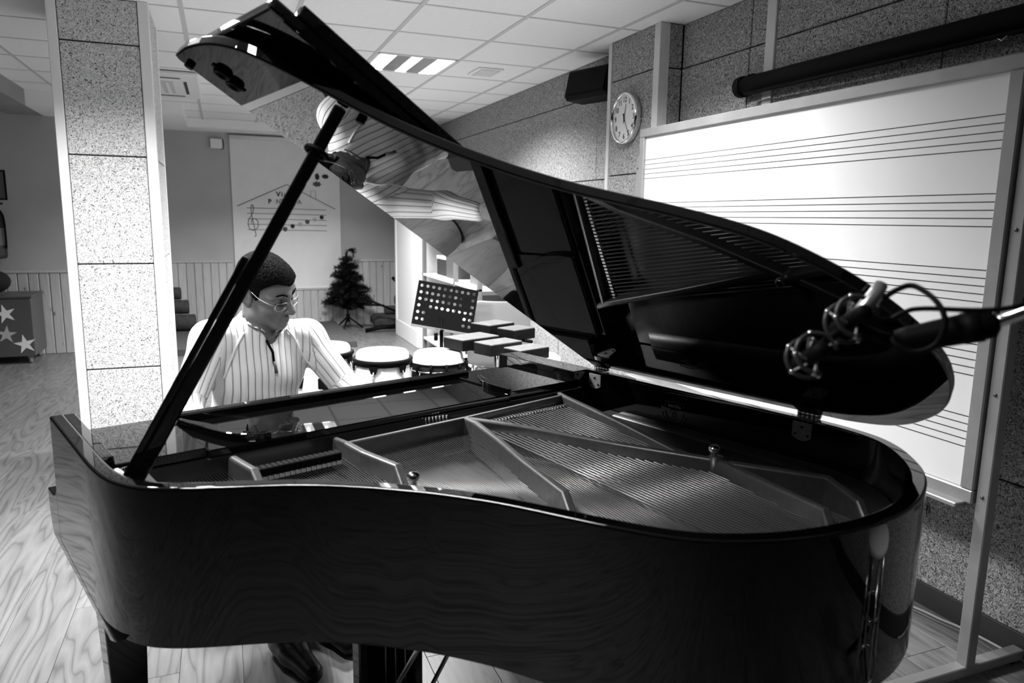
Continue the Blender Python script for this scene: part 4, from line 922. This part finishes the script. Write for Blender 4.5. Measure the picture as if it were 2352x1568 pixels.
# wooden blocks on a rack
wk = empty('temple_blocks', (1.43, 3.80, 0)); tag(wk, 'rack of five dark wooden block chimes behind the piano bass end', 'percussion')
for (x, y, z, a, b, rz) in ((1.285, 3.86, 0.80, 0.27, 0.17, 22), (1.368, 3.65, 0.80, 0.23, 0.14, 22), (1.447, 3.44, 0.80, 0.21, 0.13, 22), (1.515, 4.14, 0.83, 0.22, 0.16, 26), (1.575, 3.905, 0.83, 0.18, 0.14, 26)):
    o = MB().box((-a / 2, -b / 2, -0.058), (a / 2, b / 2, 0), 0.003).build('wood_block', 'darkwood', wk, (x - 1.43, y - 3.80, z)); o.rotation_euler = (0, 0, math.radians(rz))
    MB().box((-a / 2 + 0.001, -b / 2 + 0.001, -0.001), (a / 2 - 0.001, b / 2 - 0.001, 0.006), 0.002).build('top_plate', 'blockwood', o)
    MB().box((-a / 2 + 0.02, -b / 2 - 0.0005, -0.036), (a / 2 - 0.03, -b / 2 + 0.02, -0.030)).build('slot', 'rubber', o)
for (a, b) in (((-0.22, 0.16, 0.735), (0.12, -0.44, 0.735)), ((0.02, 0.45, 0.765), (0.20, 0.0, 0.765))): MB().tube([a, b], 0.010, 8).build('rail', 'matteblack', wk)
MB().tube([(-0.09, 0.0, 0.735), (0.11, 0.2, 0.765)], 0.010, 8).build('rail', 'matteblack', wk); MB().tube([(0.02, 0.1, 0.03), (0.02, 0.1, 0.75)], 0.014, 10).build('shaft', 'chrome', wk)
for k in range(3): a = 2.094 * k; MB().tube([(0.02, 0.1, 0.3), (0.02 + 0.26 * math.cos(a), 0.1 + 0.26 * math.sin(a), 0.012)], 0.010, 8).build('leg', 'chrome', wk)

# ================================================================== THE PIANIST
def smin(a, b, k):
    h = np.maximum(k - np.abs(a - b), 0) / k; return np.minimum(a, b) - h * h * k * 0.25
class Field:
    def __init__(s, xs, ys, zs):
        s.ax = [np.asarray(q, np.float32) for q in (xs, ys, zs)]; s.F = np.full([len(q) for q in s.ax], 0.3, np.float32)
    def sub(s, lo, hi):
        sl = []
        for k in range(3):
            a = int(np.searchsorted(s.ax[k], lo[k])); b = int(np.searchsorted(s.ax[k], hi[k])); sl.append(slice(max(a - 1, 0), min(b + 1, len(s.ax[k]))))
        X = s.ax[0][sl[0]][:, None, None]; Y = s.ax[1][sl[1]][None, :, None]; Z = s.ax[2][sl[2]][None, None, :]
        return tuple(sl), X, Y, Z
    def put(s, sl, d, k, cut=False):
        if cut: s.F[sl] = -smin(-s.F[sl], d, k)
        else: s.F[sl] = smin(s.F[sl], d, k)
    def cone(s, a, b, ra, rb, k=0.02, cut=False):
        a = np.array(a, np.float32); b = np.array(b, np.float32); m_ = max(ra, rb) + 2 * k + 0.02
        sl, X, Y, Z = s.sub(np.minimum(a, b) - m_, np.maximum(a, b) + m_)
        ab = b - a; L2 = float(ab @ ab) + 1e-12
        t = ((X - a[0]) * ab[0] + (Y - a[1]) * ab[1] + (Z - a[2]) * ab[2]) / L2; t = np.clip(t, 0, 1)
        d = np.sqrt((X - a[0] - t * ab[0]) ** 2 + (Y - a[1] - t * ab[1]) ** 2 + (Z - a[2] - t * ab[2]) ** 2) - (ra + (rb - ra) * t)
        s.put(sl, d, k, cut)
    def ell(s, c, r, R=None, k=0.02, cut=False, off=0.0):
        """ellipsoid; R rows = its axes in world"""
        c = np.array(c, np.float32); m_ = max(r) + 2 * k + 0.02; sl, X, Y, Z = s.sub(c - m_, c + m_)
        P = [X - c[0], Y - c[1], Z - c[2]]
        if R is None: Q = P
        else: Q = [P[0] * R[i][0] + P[1] * R[i][1] + P[2] * R[i][2] for i in range(3)]
        k0 = np.sqrt((Q[0] / r[0]) ** 2 + (Q[1] / r[1]) ** 2 + (Q[2] / r[2]) ** 2); k1 = np.sqrt((Q[0] / r[0] ** 2) ** 2 + (Q[1] / r[1] ** 2) ** 2 + (Q[2] / r[2] ** 2) ** 2) + 1e-9
        s.put(sl, k0 * (k0 - 1) / k1 - off, k, cut)
    def mesh(s):
        F = s.F; ins = F < 0; nx, ny, nz = F.shape
        cnt = np.zeros((nx - 1, ny - 1, nz - 1), np.uint8)
        for dx in (0, 1):
            for dy in (0, 1):
                for dz in (0, 1): cnt += ins[dx:nx - 1 + dx, dy:ny - 1 + dy, dz:nz - 1 + dz]
        act = (cnt > 0) & (cnt < 8); I = np.argwhere(act); idx = np.full(act.shape, -1, np.int32); idx[act] = np.arange(len(I))
        acc = np.zeros((len(I), 3)); num = np.zeros(len(I)); A = s.ax
        for ax in range(3):
            o = [k for k in range(3) if k != ax]
            for u in (0, 1):
                for v_ in (0, 1):
                    p = I.copy(); p[:, o[0]] += u; p[:, o[1]] += v_; q = p.copy(); q[:, ax] += 1
                    fa = F[p[:, 0], p[:, 1], p[:, 2]]; fb = F[q[:, 0], q[:, 1], q[:, 2]]; cr = (fa < 0) != (fb < 0)
                    t = np.where(cr, fa / np.where(cr, fa - fb, 1), 0)
                    pos = np.stack([A[k][p[:, k]] for k in range(3)], 1).astype(float); pos[:, ax] += t * (A[ax][q[:, ax]] - A[ax][p[:, ax]])
                    acc += pos * cr[:, None]; num += cr
        V = acc / num[:, None]; Q = []
        for ax in range(3):
            a = [slice(None)] * 3; b = [slice(None)] * 3; a[ax] = slice(0, -1); b[ax] = slice(1, None)
            ia_, ib_ = ins[tuple(a)], ins[tuple(b)]; E = np.argwhere(ia_ != ib_); o = [(ax + 1) % 3, (ax + 2) % 3]
            ok = (E[:, o[0]] > 0) & (E[:, o[1]] > 0) & (E[:, o[0]] < F.shape[o[0]] - 1) & (E[:, o[1]] < F.shape[o[1]] - 1); E = E[ok]
            def cell(du, dv): c = E.copy(); c[:, o[0]] -= du; c[:, o[1]] -= dv; return idx[c[:, 0], c[:, 1], c[:, 2]]
            q = np.stack([cell(1, 1), cell(0, 1), cell(0, 0), cell(1, 0)], 1); fl_ = ~ia_[E[:, 0], E[:, 1], E[:, 2]]; q[fl_] = q[fl_][:, ::-1]; Q.append(q)
        return V, np.concatenate(Q)
def np_mesh(name, V, Q, m):
    me = bpy.data.meshes.new(name); me.from_pydata(V.tolist(), [], Q.tolist()); me.polygons.foreach_set('use_smooth', [True] * len(me.polygons)); me.materials.append(M[m] if isinstance(m, str) else m); me.update(); return me
def smooth(V, Q, it=1, lam=0.5):
    for _ in range(it):
        s_ = np.zeros_like(V); n_ = np.zeros(len(V))
        for k in range(4):
            np.add.at(s_, Q[:, k], V[Q[:, (k + 1) % 4]] + V[Q[:, (k + 3) % 4]]); np.add.at(n_, Q[:, k], 2)
        V = V * (1 - lam) + lam * s_ / n_[:, None]
    return V
def axis(lo, hi, coarse, fine):
    out = [lo]
    while out[-1] < hi:
        x = out[-1]; st = coarse
        for a, b, f_ in fine:
            if a - coarse <= x <= b: st = min(st, f_)
        out.append(x + st)
    return out
pe = empty('person', PORG, PA); tag(pe, 'person in a pale ribbed half-zip sweater and glasses playing the piano', 'person')
XC = -0.785
SHR, SHL = np.array([-0.953, 2.02, 1.045]), np.array([-0.612, 2.02, 1.022]); ELR, ELL = np.array([-1.075, 1.935, 0.835]), np.array([-0.505, 1.905, 0.825]); WRR, WRL = np.array([-1.055, 1.735, 0.795]), np.array([-0.46, 1.73, 0.795])
# head frame
HEADC = (-0.777, 1.965, 1.213)
yaw, pit, rol = math.radians(28), math.radians(20), math.radians(13)
hF = np.array([math.sin(yaw) * math.cos(pit), -math.cos(yaw) * math.cos(pit), -math.sin(pit)]); hL = np.array([math.cos(yaw), math.sin(yaw), 0.0]); hU = np.cross(hF, hL)
hL2 = hL * math.cos(rol) + hU * math.sin(rol); hU = -hL * math.sin(rol) + hU * math.cos(rol); hL = hL2
HS = 0.955; HC = np.array(HEADC)
def hp_(f, l, u): return HC + HS * (hF * f + hL * l + hU * u)
HR = [hF, hL, hU]
def head_field(Fd, hair=False):
    E = lambda f, l, u, r, k=0.02, cut=False: Fd.ell(hp_(f, l, u), [q * HS for q in r], HR, k * HS, cut)
    C = lambda a, b, ra, rb, k=0.015, cut=False: Fd.cone(hp_(*a), hp_(*b), ra * HS, rb * HS, k * HS, cut)
    E(-0.014, 0, 0.035, (0.100, 0.076, 0.090)); E(0.022, 0, -0.040, (0.062, 0.058, 0.078), 0.03); E(0.045, 0, 0.040, (0.050, 0.060, 0.050), 0.03)
    for s_ in (-1, 1):
        C((-0.006, 0.052 * s_, -0.045), (0.062, 0.016 * s_, -0.112), 0.022, 0.016, 0.03); E(0.060, 0.034 * s_, -0.034, (0.028, 0.027, 0.026), 0.03)
        C((0.092, 0.006 * s_, 0.016), (0.074, 0.050 * s_, 0.018), 0.010, 0.011, 0.018)
    E(0.076, 0, -0.108, (0.021, 0.024, 0.020), 0.025); E(0.078, 0, -0.072, (0.024, 0.032, 0.026), 0.025)
    for s_ in (-1, 1): E(0.100, 0.033 * s_, -0.004, (0.018, 0.020, 0.013), 0.016, True); E(0.071, 0.032 * s_, -0.005, (0.0175, 0.018, 0.0165), 0.006)
    C((0.088, 0, 0.012), (0.122, 0, -0.037), 0.0085, 0.0125, 0.014); E(0.119, 0, -0.040, (0.012, 0.012, 0.011), 0.008)
    for s_ in (-1, 1): E(0.102, 0.0135 * s_, -0.043, (0.014, 0.009, 0.009), 0.008); E(0.106, 0.008 * s_, -0.052, (0.006, 0.0038, 0.004), 0.004, True)
    for s_ in (-1, 1): C((0.103, 0.0, -0.069), (0.089, 0.023 * s_, -0.076), 0.0065, 0.0035, 0.008); C((0.100, 0.0, -0.082), (0.089, 0.020 * s_, -0.078), 0.0078, 0.004, 0.008); C((0.108, 0.0, -0.0755), (0.092, 0.025 * s_, -0.0775), 0.0016, 0.0016, 0.003, True)
    for s_ in (-1, 1):
        E(-0.012, 0.078 * s_, -0.013, (0.020, 0.010, 0.034), 0.005)
        ep = [(0.008, -0.040), (0.002, 0.002), (-0.004, 0.018), (-0.020, 0.022), (-0.033, 0.012), (-0.034, -0.010), (-0.024, -0.030), (-0.006, -0.046)]
        for a_, b_ in zip(ep[1:], ep[2:]): C((a_[0], (0.083 - 0.2 * a_[0]) * s_, a_[1]), (b_[0], (0.083 - 0.2 * b_[0]) * s_, b_[1]), 0.0052, 0.0052, 0.004)
        E(-0.004, 0.082 * s_, -0.042, (0.009, 0.006, 0.009), 0.005); E(-0.014, 0.094 * s_, -0.008, (0.012, 0.010, 0.020), 0.004, True)
    Fd.cone(hp_(-0.030, 0, -0.05), (XC, 2.04, 1.03), 0.056 * HS, 0.062, 0.03)
fx = [(-0.915, -0.655, 0.0026), (-1.13, -0.98, 0.004), (-0.52, -0.36, 0.004)]; fy = [(1.79, 2.09, 0.0026), (1.53, 1.76, 0.004)]; fz = [(1.03, 1.375, 0.0026), (0.725, 0.825, 0.004)]
B = Field(axis(-1.20, -0.30, 0.010, fx), axis(1.44, 2.38, 0.010, fy), axis(-0.01, 1.39, 0.010, fz))
def torso(Fd, o=0.0):
    Fd.ell((XC, 2.135, 0.58), (0.165 + o, 0.14 + o, 0.12 + o), None, 0.05); Fd.ell((XC, 2.10, 0.74), (0.150 + o, 0.115 + o, 0.17), None, 0.06); Fd.ell((XC, 2.055, 0.93), (0.165 + o, 0.105 + o, 0.155 + o), None, 0.06)
    for s_, e in ((SHR, -1), (SHL, 1)): Fd.cone((XC + 0.05 * e, 2.045, 1.035), s_, 0.055 + o, 0.056 + o, 0.05)
def arms(Fd, o=0.0, wrist=0.0):
    for s_, e, w_ in ((SHR, ELR, WRR), (SHL, ELL, WRL)): Fd.cone(s_, e, 0.054 + o, 0.043 + o, 0.03); Fd.cone(e, w_ + (e - w_) * wrist, 0.042 + o, 0.029 + o * 0.8, 0.03)
torso(B, -0.012); arms(B, -0.008); head_field(B)
def hand(Fd, w_, side):
    for k in range(4):                                   # palm as four metacarpals, then fingers with knuckle bends
        x = w_[0] + (-0.026 + 0.0175 * k); ln = (0.030, 0.042, 0.046, 0.038)[k] if side < 0 else (0.030, 0.040, 0.046, 0.040)[k]
        kn = np.array([x, w_[1] - 0.078 + 0.004 * abs(k - 1.5), w_[2] + 0.006]); Fd.cone((w_[0] + (x - w_[0]) * 0.5, w_[1] - 0.01, w_[2] - 0.002), kn, 0.0155, 0.0105, 0.012)
        p1 = kn + np.array([(k - 1.5) * 0.004, -ln * 0.75, -0.006]); p2 = p1 + np.array([(k - 1.5) * 0.002, -ln * 0.42, -0.020]); p3 = p2 + np.array([0, -0.006, -0.016])
        Fd.cone(kn, p1, 0.0098, 0.0088, 0.006); Fd.cone(p1, p2, 0.0088, 0.0078, 0.004); Fd.cone(p2, p3, 0.0078, 0.0068, 0.004)
    t0 = w_ + np.array([0.026 * side, -0.02, -0.004]); t1 = w_ + np.array([0.043 * side, -0.062, -0.012]); t2 = w_ + np.array([0.040 * side, -0.092, -0.026]); t3 = w_ + np.array([0.036 * side, -0.110, -0.036])
    Fd.cone(w_, t0, 0.016, 0.014, 0.01); Fd.cone(t0, t1, 0.0125, 0.0105, 0.006); Fd.cone(t1, t2, 0.0105, 0.0090, 0.004); Fd.cone(t2, t3, 0.0090, 0.0078, 0.004)
hand(B, WRR, 1); hand(B, WRL, -1)
KN = [(-0.90, 1.66, 0.53), (-0.67, 1.66, 0.53)]; AN = [(-0.865, 1.715, 0.10), (-0.70, 1.78, 0.10)]; HP = [(-0.875, 2.10, 0.55), (-0.695, 2.10, 0.55)]
for k in range(2): B.cone(HP[k], KN[k], 0.078, 0.055, 0.04); B.cone(KN[k], AN[k], 0.050, 0.034, 0.03); B.cone((AN[k][0], AN[k][1] + 0.02, 0.05), (AN[k][0] + 0.01, AN[k][1] - 0.15, 0.04), 0.033, 0.028, 0.02)
V, Q = B.mesh(); V = smooth(V, Q, 1, 0.35)
body = link('body', np_mesh('body', V, Q, 'skin'), pe); del B
# hair
Hf = Field(*[np.arange(HC[k] - 0.15, HC[k] + 0.17, 0.003) for k in range(3)])
Hf.ell(hp_(-0.014, 0, 0.035), [q * HS + 0.009 for q in (0.100, 0.076, 0.090)], HR, 0.02); Hf.ell(hp_(0.045, 0, 0.046), [q * HS + 0.006 for q in (0.050, 0.060, 0.050)], HR, 0.03); Hf.cone(hp_(-0.05, 0, -0.02), hp_(-0.055, 0, -0.055), 0.052 * HS, 0.045 * HS, 0.03)
X, Y, Z = [Hf.ax[0][:, None, None] - HC[0], Hf.ax[1][None, :, None] - HC[1], Hf.ax[2][None, None, :] - HC[2]]
f_ = (X * hF[0] + Y * hF[1] + Z * hF[2]) / HS; l_ = (X * hL[0] + Y * hL[1] + Z * hL[2]) / HS; u_ = (X * hU[0] + Y * hU[1] + Z * hU[2]) / HS
hl = np.interp(f_, [-0.13, -0.06, -0.035, -0.012, 0.004, 0.014, 0.022, 0.034, 0.050, 0.066, 0.10], [-0.075, -0.07, -0.045, 0.018, 0.002, -0.020, -0.014, 0.030, 0.046, 0.058, 0.066]) - 0.010 * np.exp(-(l_ / 0.022) ** 2) * (f_ > 0.05) + 0.006 * np.exp(-((np.abs(l_) - 0.045) / 0.015) ** 2) * (f_ > 0.03)
Hf.F = np.maximum(Hf.F, ((hl - u_) * HS * 0.8).astype(np.float32)); V, Q = Hf.mesh(); rh = np.random.RandomState(4); V = smooth(V, Q, 1, 0.4); V += rh.normal(0, 0.0007, V.shape)
link('hair', np_mesh('hair', V, Q, 'hair'), pe); del Hf
# sweater
SWM = mat('sweater_knit', 0.74, 0.85, spec=0.2); t = NT(SWM); at = t.n('ShaderNodeAttribute', attribute_name='rib')
fr = t.n('ShaderNodeMath', operation='FRACT'); t.l(at.outputs['Fac'], fr.inputs[0]); rp = t.ramp(fr.outputs[0], [(0.0, 0.0), (0.10, 0.85), (0.5, 1.0), (0.90, 0.85), (1.0, 0.0)])
t.color(t.mix(rp, 0.64, 0.88)); t.bump(rp, 0.8, 0.008)
W = Field(np.arange(-1.22, -0.34, 0.0055), np.arange(1.66, 2.32, 0.0055), np.arange(0.46, 1.18, 0.0055))
torso(W, 0.008); arms(W, 0.008, 0.10)
W.cone((XC, 2.045, 1.03), (XC + 0.005, 2.02, 1.085), 0.082, 0.080, 0.03)
W.cone((XC + 0.002, 2.03, 1.04), (XC + 0.018, 1.985, 1.17), 0.068, 0.076, 0.004, True); W.cone((XC + 0.02, 1.93, 1.03), (XC + 0.03, 1.90, 1.12), 0.030, 0.052, 0.01, True)
V, Q = W.mesh(); V = smooth(V, Q, 2, 0.5)
def segdist(P, a, b):
    ab = b - a; t_ = np.clip(((P - a) @ ab) / (ab @ ab), 0, 1); c = a + t_[:, None] * ab; return np.linalg.norm(P - c, axis=1), t_, c
# gentle folds
V[:, 1] += 0.004 * np.sin(V[:, 2] * 70 + V[:, 0] * 20) * np.exp(-((V[:, 2] - 0.78) / 0.1) ** 2)
rib = (V[:, 0] - XC) / 0.0225 + 0.25 * np.sin((V[:, 2] - 0.8) * 9)
for s_, e, w_ in ((SHR, ELR, WRR), (SHL, ELL, WRL)):
    for a, b in ((s_, e), (e, w_)):
        dd, t_, c = segdist(V, a, b); sgn = np.sign(s_[0] - XC); mk = (dd < 0.075) & ((V[:, 0] - XC) * sgn > 0.155 + (1.05 - V[:, 2]) * 0.12)
        ab = (b - a) / np.linalg.norm(b - a); r1 = np.cross(ab, [0, 0, 1.0]); r1 /= np.linalg.norm(r1); r2 = np.cross(ab, r1); q = V - c; an = np.arctan2(q @ r2, q @ r1)
        rib = np.where(mk, an * 14 / (2 * math.pi), rib)
sw = link('sweater', np_mesh('sweater', V, Q, SWM), pe); at_ = sw.data.attributes.new('rib', 'FLOAT', 'POINT'); at_.data.foreach_set('value', rib.astype(np.float32)); del W
# zip, collar edge, raglan seams
def surf(x, z, y0=1.80):
    k = np.argmin((V[:, 0] - x) ** 2 + (V[:, 2] - z) ** 2 + 0.15 * (V[:, 1] - y0) ** 2); return V[k]
zp = [tuple(surf(XC + 0.012, z) + np.array([0, -0.004, 0])) for z in (1.035, 1.0, 0.965)]
MB().tube(zp, 0.0045, 8).build('zip', 'matteblack', sw); p_ = np.array(zp[-1]); MB().tube([tuple(p_), tuple(p_ + np.array([0.003, -0.006, -0.018])), tuple(p_ + np.array([0.006, -0.004, -0.040]))], [0.006, 0.005, 0.006], 8).build('zip_pull', 'greypaint', sw)
for sg_ in (-1, 1):
    pts = [tuple(surf(XC + 0.012 + sg_ * dx, z, yy) + np.array([0, -0.004, 0.003])) for dx, z, yy in ((0.002, 1.037, 1.9), (0.030, 1.062, 1.9), (0.055, 1.080, 1.92), (0.076, 1.098, 1.95))]
    MB().tube(spline(pts, 4), 0.0032, 6).build('collar_piping', 'greypaint', sw)
    e_ = SHR if sg_ < 0 else SHL
    pts = [tuple(surf(XC + sg_ * dx, z, 1.93) + np.array([0, -0.003, 0.001])) for dx, z in ((0.075, 1.07), (0.10, 1.03), (0.118, 0.99), (0.135, 0.95), (0.150, 0.915))]
    MB().tube(spline(pts, 4), 0.004, 6).build('raglan_seam', 'white', sw)
# trousers and shoes
T = Field(np.arange(-1.02, -0.55, 0.008), np.arange(1.56, 2.34, 0.008), np.arange(0.04, 0.72, 0.008))
T.ell((XC, 2.135, 0.57), (0.168, 0.145, 0.115), None, 0.05)
for k in range(2): T.cone(HP[k], KN[k], 0.085, 0.064, 0.04); T.cone(KN[k], (AN[k][0], AN[k][1] + 0.01, 0.085), 0.060, 0.050, 0.03)
V2, Q2 = T.mesh(); link('trousers', np_mesh('trousers', V2, Q2, 'trousers'), pe); del T
for k in range(2):
    a = AN[k]; Sf = Field(np.arange(a[0] - 0.08, a[0] + 0.09, 0.005), np.arange(a[1] - 0.26, a[1] + 0.10, 0.005), np.arange(-0.01, 0.13, 0.005))
    Sf.cone((a[0], a[1] + 0.03, 0.045), (a[0] + 0.005, a[1] - 0.06, 0.048), 0.043, 0.045, 0.03); Sf.cone((a[0] + 0.005, a[1] - 0.06, 0.045), (a[0] + 0.012, a[1] - 0.185, 0.034), 0.044, 0.034, 0.03); Sf.cone((a[0], a[1], 0.06), (a[0], a[1], 0.11), 0.045, 0.045, 0.02)
    Zz = Sf.ax[2][None, None, :]; Sf.F = np.maximum(Sf.F, np.broadcast_to(0.004 - Zz, Sf.F.shape)); V3, Q3 = Sf.mesh(); so = link('shoe', np_mesh('shoe', V3, Q3, 'shoe'), pe)
    MB().tube(spline([(a[0] - 0.02, a[1] - 0.06, 0.092), (a[0] + 0.02, a[1] - 0.07, 0.09), (a[0] - 0.018, a[1] - 0.09, 0.083), (a[0] + 0.02, a[1] - 0.10, 0.078)], 4), 0.003, 6).build('lace', 'matteblack', so)
# glasses
gl = empty('glasses', (0, 0, 0)); gl.parent = pe
def rr_pts(lc, w_, h_, u0):
    pts = []
    for k in range(24):
        a = 2 * math.pi * k / 24; c, s_ = math.cos(a), math.sin(a); q = 0.5; pts.append((lc + w_ * math.copysign(abs(c) ** q, c), u0 + h_ * math.copysign(abs(s_) ** q, s_)))
    return pts
for sd in (-1, 1):
    pts = rr_pts(0.034 * sd, 0.0245, 0.0135, -0.016); P3 = [tuple(hp_(0.108 - 6.0 * (abs(l) - 0.01) ** 2 - 0.18 * (0.01 + u) * 0, l, u)) for l, u in pts]
    MB().tube(P3, 0.0011, 6, closed=True).build('frame', 'steel', gl)
    c = tuple(np.mean(np.array(P3), 0)); MB().add([c] + P3, [(0, k + 1, (k + 1) % 24 + 1) for k in range(24)], True).build('lens', 'lens', gl)
    MB().tube(spline([tuple(hp_(0.091, 0.0585 * sd, -0.008)), tuple(hp_(0.080, 0.068 * sd, -0.006)), tuple(hp_(0.04, 0.078 * sd, 0.002)), tuple(hp_(0.0, 0.083 * sd, 0.018)), tuple(hp_(-0.02, 0.083 * sd, 0.012)), tuple(hp_(-0.034, 0.082 * sd, -0.008))], 4), 0.0013, 6).build('temple', 'steel', gl)
MB().tube(spline([tuple(hp_(0.107, -0.010, -0.012)), tuple(hp_(0.112, 0, -0.006)), tuple(hp_(0.107, 0.010, -0.012))], 4), 0.0012, 6).build('nose_bridge', 'steel', gl)
# eyebrows and lips
for sd in (-1, 1):
    bmb = MB(); bmb.tube(spline([tuple(hp_(0.1035, 0.012 * sd, 0.020)), tuple(hp_(0.0985, 0.030 * sd, 0.027)), tuple(hp_(0.083, 0.052 * sd, 0.022))], 5), [0.0035] * 5 + [0.003] * 5 + [0.001], 8); bmb.build('eyebrow', 'hair', pe)
    bmb = MB(); bmb.tube(spline([tuple(hp_(0.0875, 0.016 * sd, -0.012)), tuple(hp_(0.0890, 0.032 * sd, -0.016)), tuple(hp_(0.080, 0.047 * sd, -0.011))], 5), 0.0016, 6); bmb.build('eyelash', 'hair', pe)
# bench
bh = empty('piano_bench', PORG, PA); tag(bh, 'black upholstered piano bench under the seated person', 'bench')
MB().box((XC - 0.29, 2.0, 0.40), (XC + 0.29, 2.34, 0.455), 0.02).build('cushion', 'blackfelt', bh); MB().box((XC - 0.28, 2.01, 0.33), (XC + 0.28, 2.33, 0.40), 0.003).build('apron', 'lacquer', bh)
for sx in (-1, 1):
    for y in (2.04, 2.30): MB().box((XC + sx * 0.25 - 0.02, y - 0.02, 0), (XC + sx * 0.25 + 0.02, y + 0.02, 0.33), 0.003).build('leg', 'lacquer', bh)

# ================================================================== MICROPHONES
# pair of microphones in spider mounts on a boom reaching in from the right
mc = empty('microphone_boom', (2.15, 0.30, 0)); tag(mc, 'black microphone boom with grip reaching over the piano from the right', 'microphone stand')
def L(p): return tuple(np.array(p) - np.array([2.15, 0.30, 0]))
b0, b1, b2, b3 = (2.15, 0.30, 1.79), (0.862, 0.600, 1.342), (0.829, 0.645, 1.325), (0.802, 0.678, 1.311)
MB().tube([L(b0), L(b1)], 0.0075, 12).build('boom_arm', 'chrome', mc)
MB().tube([L((0.868, 0.596, 1.345)), L((0.864, 0.599, 1.343)), L((0.85, 0.618, 1.336)), L(b2), L((0.812, 0.668, 1.316)), L(b3)], [0.010, 0.0175, 0.0192, 0.0182, 0.0165, 0.015], 16).build('grip', 'matteblack', mc)
MB().tube([L((0.858, 0.607, 1.340)), L((0.846, 0.6235, 1.334))], 0.0198, 16).build('grip_collar', 'rubber', mc)
MB().tube([L(b3), L((0.788, 0.695, 1.316)), L((0.765, 0.712, 1.328))], 0.008, 10).build('cross_bar', 'matteblack', mc)
MB().tube([L((0.770, 0.715, 1.338)), L((0.715, 0.735, 1.290))], 0.006, 10).build('cross_bar', 'matteblack', mc)
MB().tube([L(b0), L((2.15, 0.30, 0.02))], 0.013, 12).build('upright', 'matteblack', mc)
for k in range(3): a = 2.094 * k; MB().tube([L((2.15, 0.30, 0.10)), L((2.15 + 0.22 * math.cos(a), 0.30 + 0.22 * math.sin(a), 0.012))], 0.011, 8).build('leg', 'matteblack', mc)
cam_p = np.array([0, 0, H])
RINGM = mat('mount_grey', 0.028, 0.4)
def spider(c, label, plug):
    c = np.array(c); r = empty('microphone', tuple(c)); tag(r, label, 'microphone', 'microphones above the piano')
    d_ = np.array([0.40, 0.85, -0.35]); d_ /= np.linalg.norm(d_); u = np.cross(d_, [0, 0, 1.0]); u /= np.linalg.norm(u); v_ = np.cross(u, d_)
    def pt(a, rad, h): return tuple(u * rad * math.cos(a) + v_ * rad * math.sin(a) + d_ * h)
    MB().tube([pt(0, 0, -0.045), pt(0, 0, -0.04), pt(0, 0, 0.05), pt(0, 0, 0.06)], [0.007, 0.0105, 0.0105, 0.008], 16).build('capsule', 'matteblack', r)
    for (h, a0) in ((-0.018, 0.2), (0.022, 0.9)):
        MB().tube([pt(a, 0.0265, h) for a in np.linspace(a0, a0 + 4.6, 22)], 0.0032, 8).build('mount_ring', RINGM, r)
        for k in range(4): a = a0 + 0.3 + 1.35 * k; MB().tube([pt(a, 0.0265, h), pt(a + 0.5, 0.0105, h * 0.4)], 0.0016, 6).build('elastic', 'paperlight', r); MB().sphere(pt(a, 0.0275, h), 0.0038, 8, 6).build('hook', 'chrome', r)
    if plug: MB().tube([(0, 0, 0.0), (0.004, -0.012, 0.012), (0.022, -0.014, 0.034), (0.032, -0.012, 0.046)], [0.0095, 0.011, 0.010, 0.0085], 14).build('plug', 'silverplug', r)
    return r
spider((0.762, 0.715, 1.337), 'microphone in a spider mount with silver plug, nearer the boom', True)
spider((0.722, 0.738, 1.287), 'microphone in a spider mount hanging furthest over the piano', False)
cable('microphone_cable', [(0.789, 0.693, 1.366), (0.798, 0.682, 1.378), (0.810, 0.668, 1.384), (0.806, 0.632, 1.369), (0.8048, 0.6157, 1.3452), (0.800, 0.621, 1.3172), (0.7865, 0.6388, 1.3056), (0.775, 0.655, 1.3126), (0.776, 0.662, 1.320)], 0.0036, 'rubber', 'black cable looping above the microphone boom grip')
cable('microphone_cable', [(0.797, 0.684, 1.340), (0.806, 0.674, 1.350), (0.82, 0.658, 1.356), (0.87, 0.592, 1.362), (0.95, 0.572, 1.388), (1.3, 0.49, 1.508), (1.72, 0.39, 1.655), (2.13, 0.295, 1.80)], 0.0032, 'rubber', 'thin dark cable running along the microphone boom arm')
# white-topped stool that mirrors in the piano tail
stl = empty('bar_stool', (1.86, 0.50, 0)); stl.scale = (1, 1, 0.92); tag(stl, 'round white-topped stool mirrored in the piano tail', 'stool')
MB().lathe([(0.0001, 0.605), (0.105, 0.605), (0.117, 0.61), (0.12, 0.625), (0.114, 0.64), (0.0001, 0.643)], (0, 0, 0), 36).build('seat', 'white', stl)
for k in range(4): a = math.pi / 4 + k * math.pi / 2; MB().tube([(0.085 * math.cos(a), 0.085 * math.sin(a), 0.61), (0.13 * math.cos(a), 0.13 * math.sin(a), 0.0)], 0.013, 10).build('leg', 'chrome', stl)
for z, r_ in ((0.40, 0.098), (0.20, 0.112)): MB().tube([(r_ * math.cos(a), r_ * math.sin(a), z) for a in np.linspace(0, 6.283, 33)[:-1]], 0.009, 8, closed=True).build('foot_ring', 'chrome', stl)
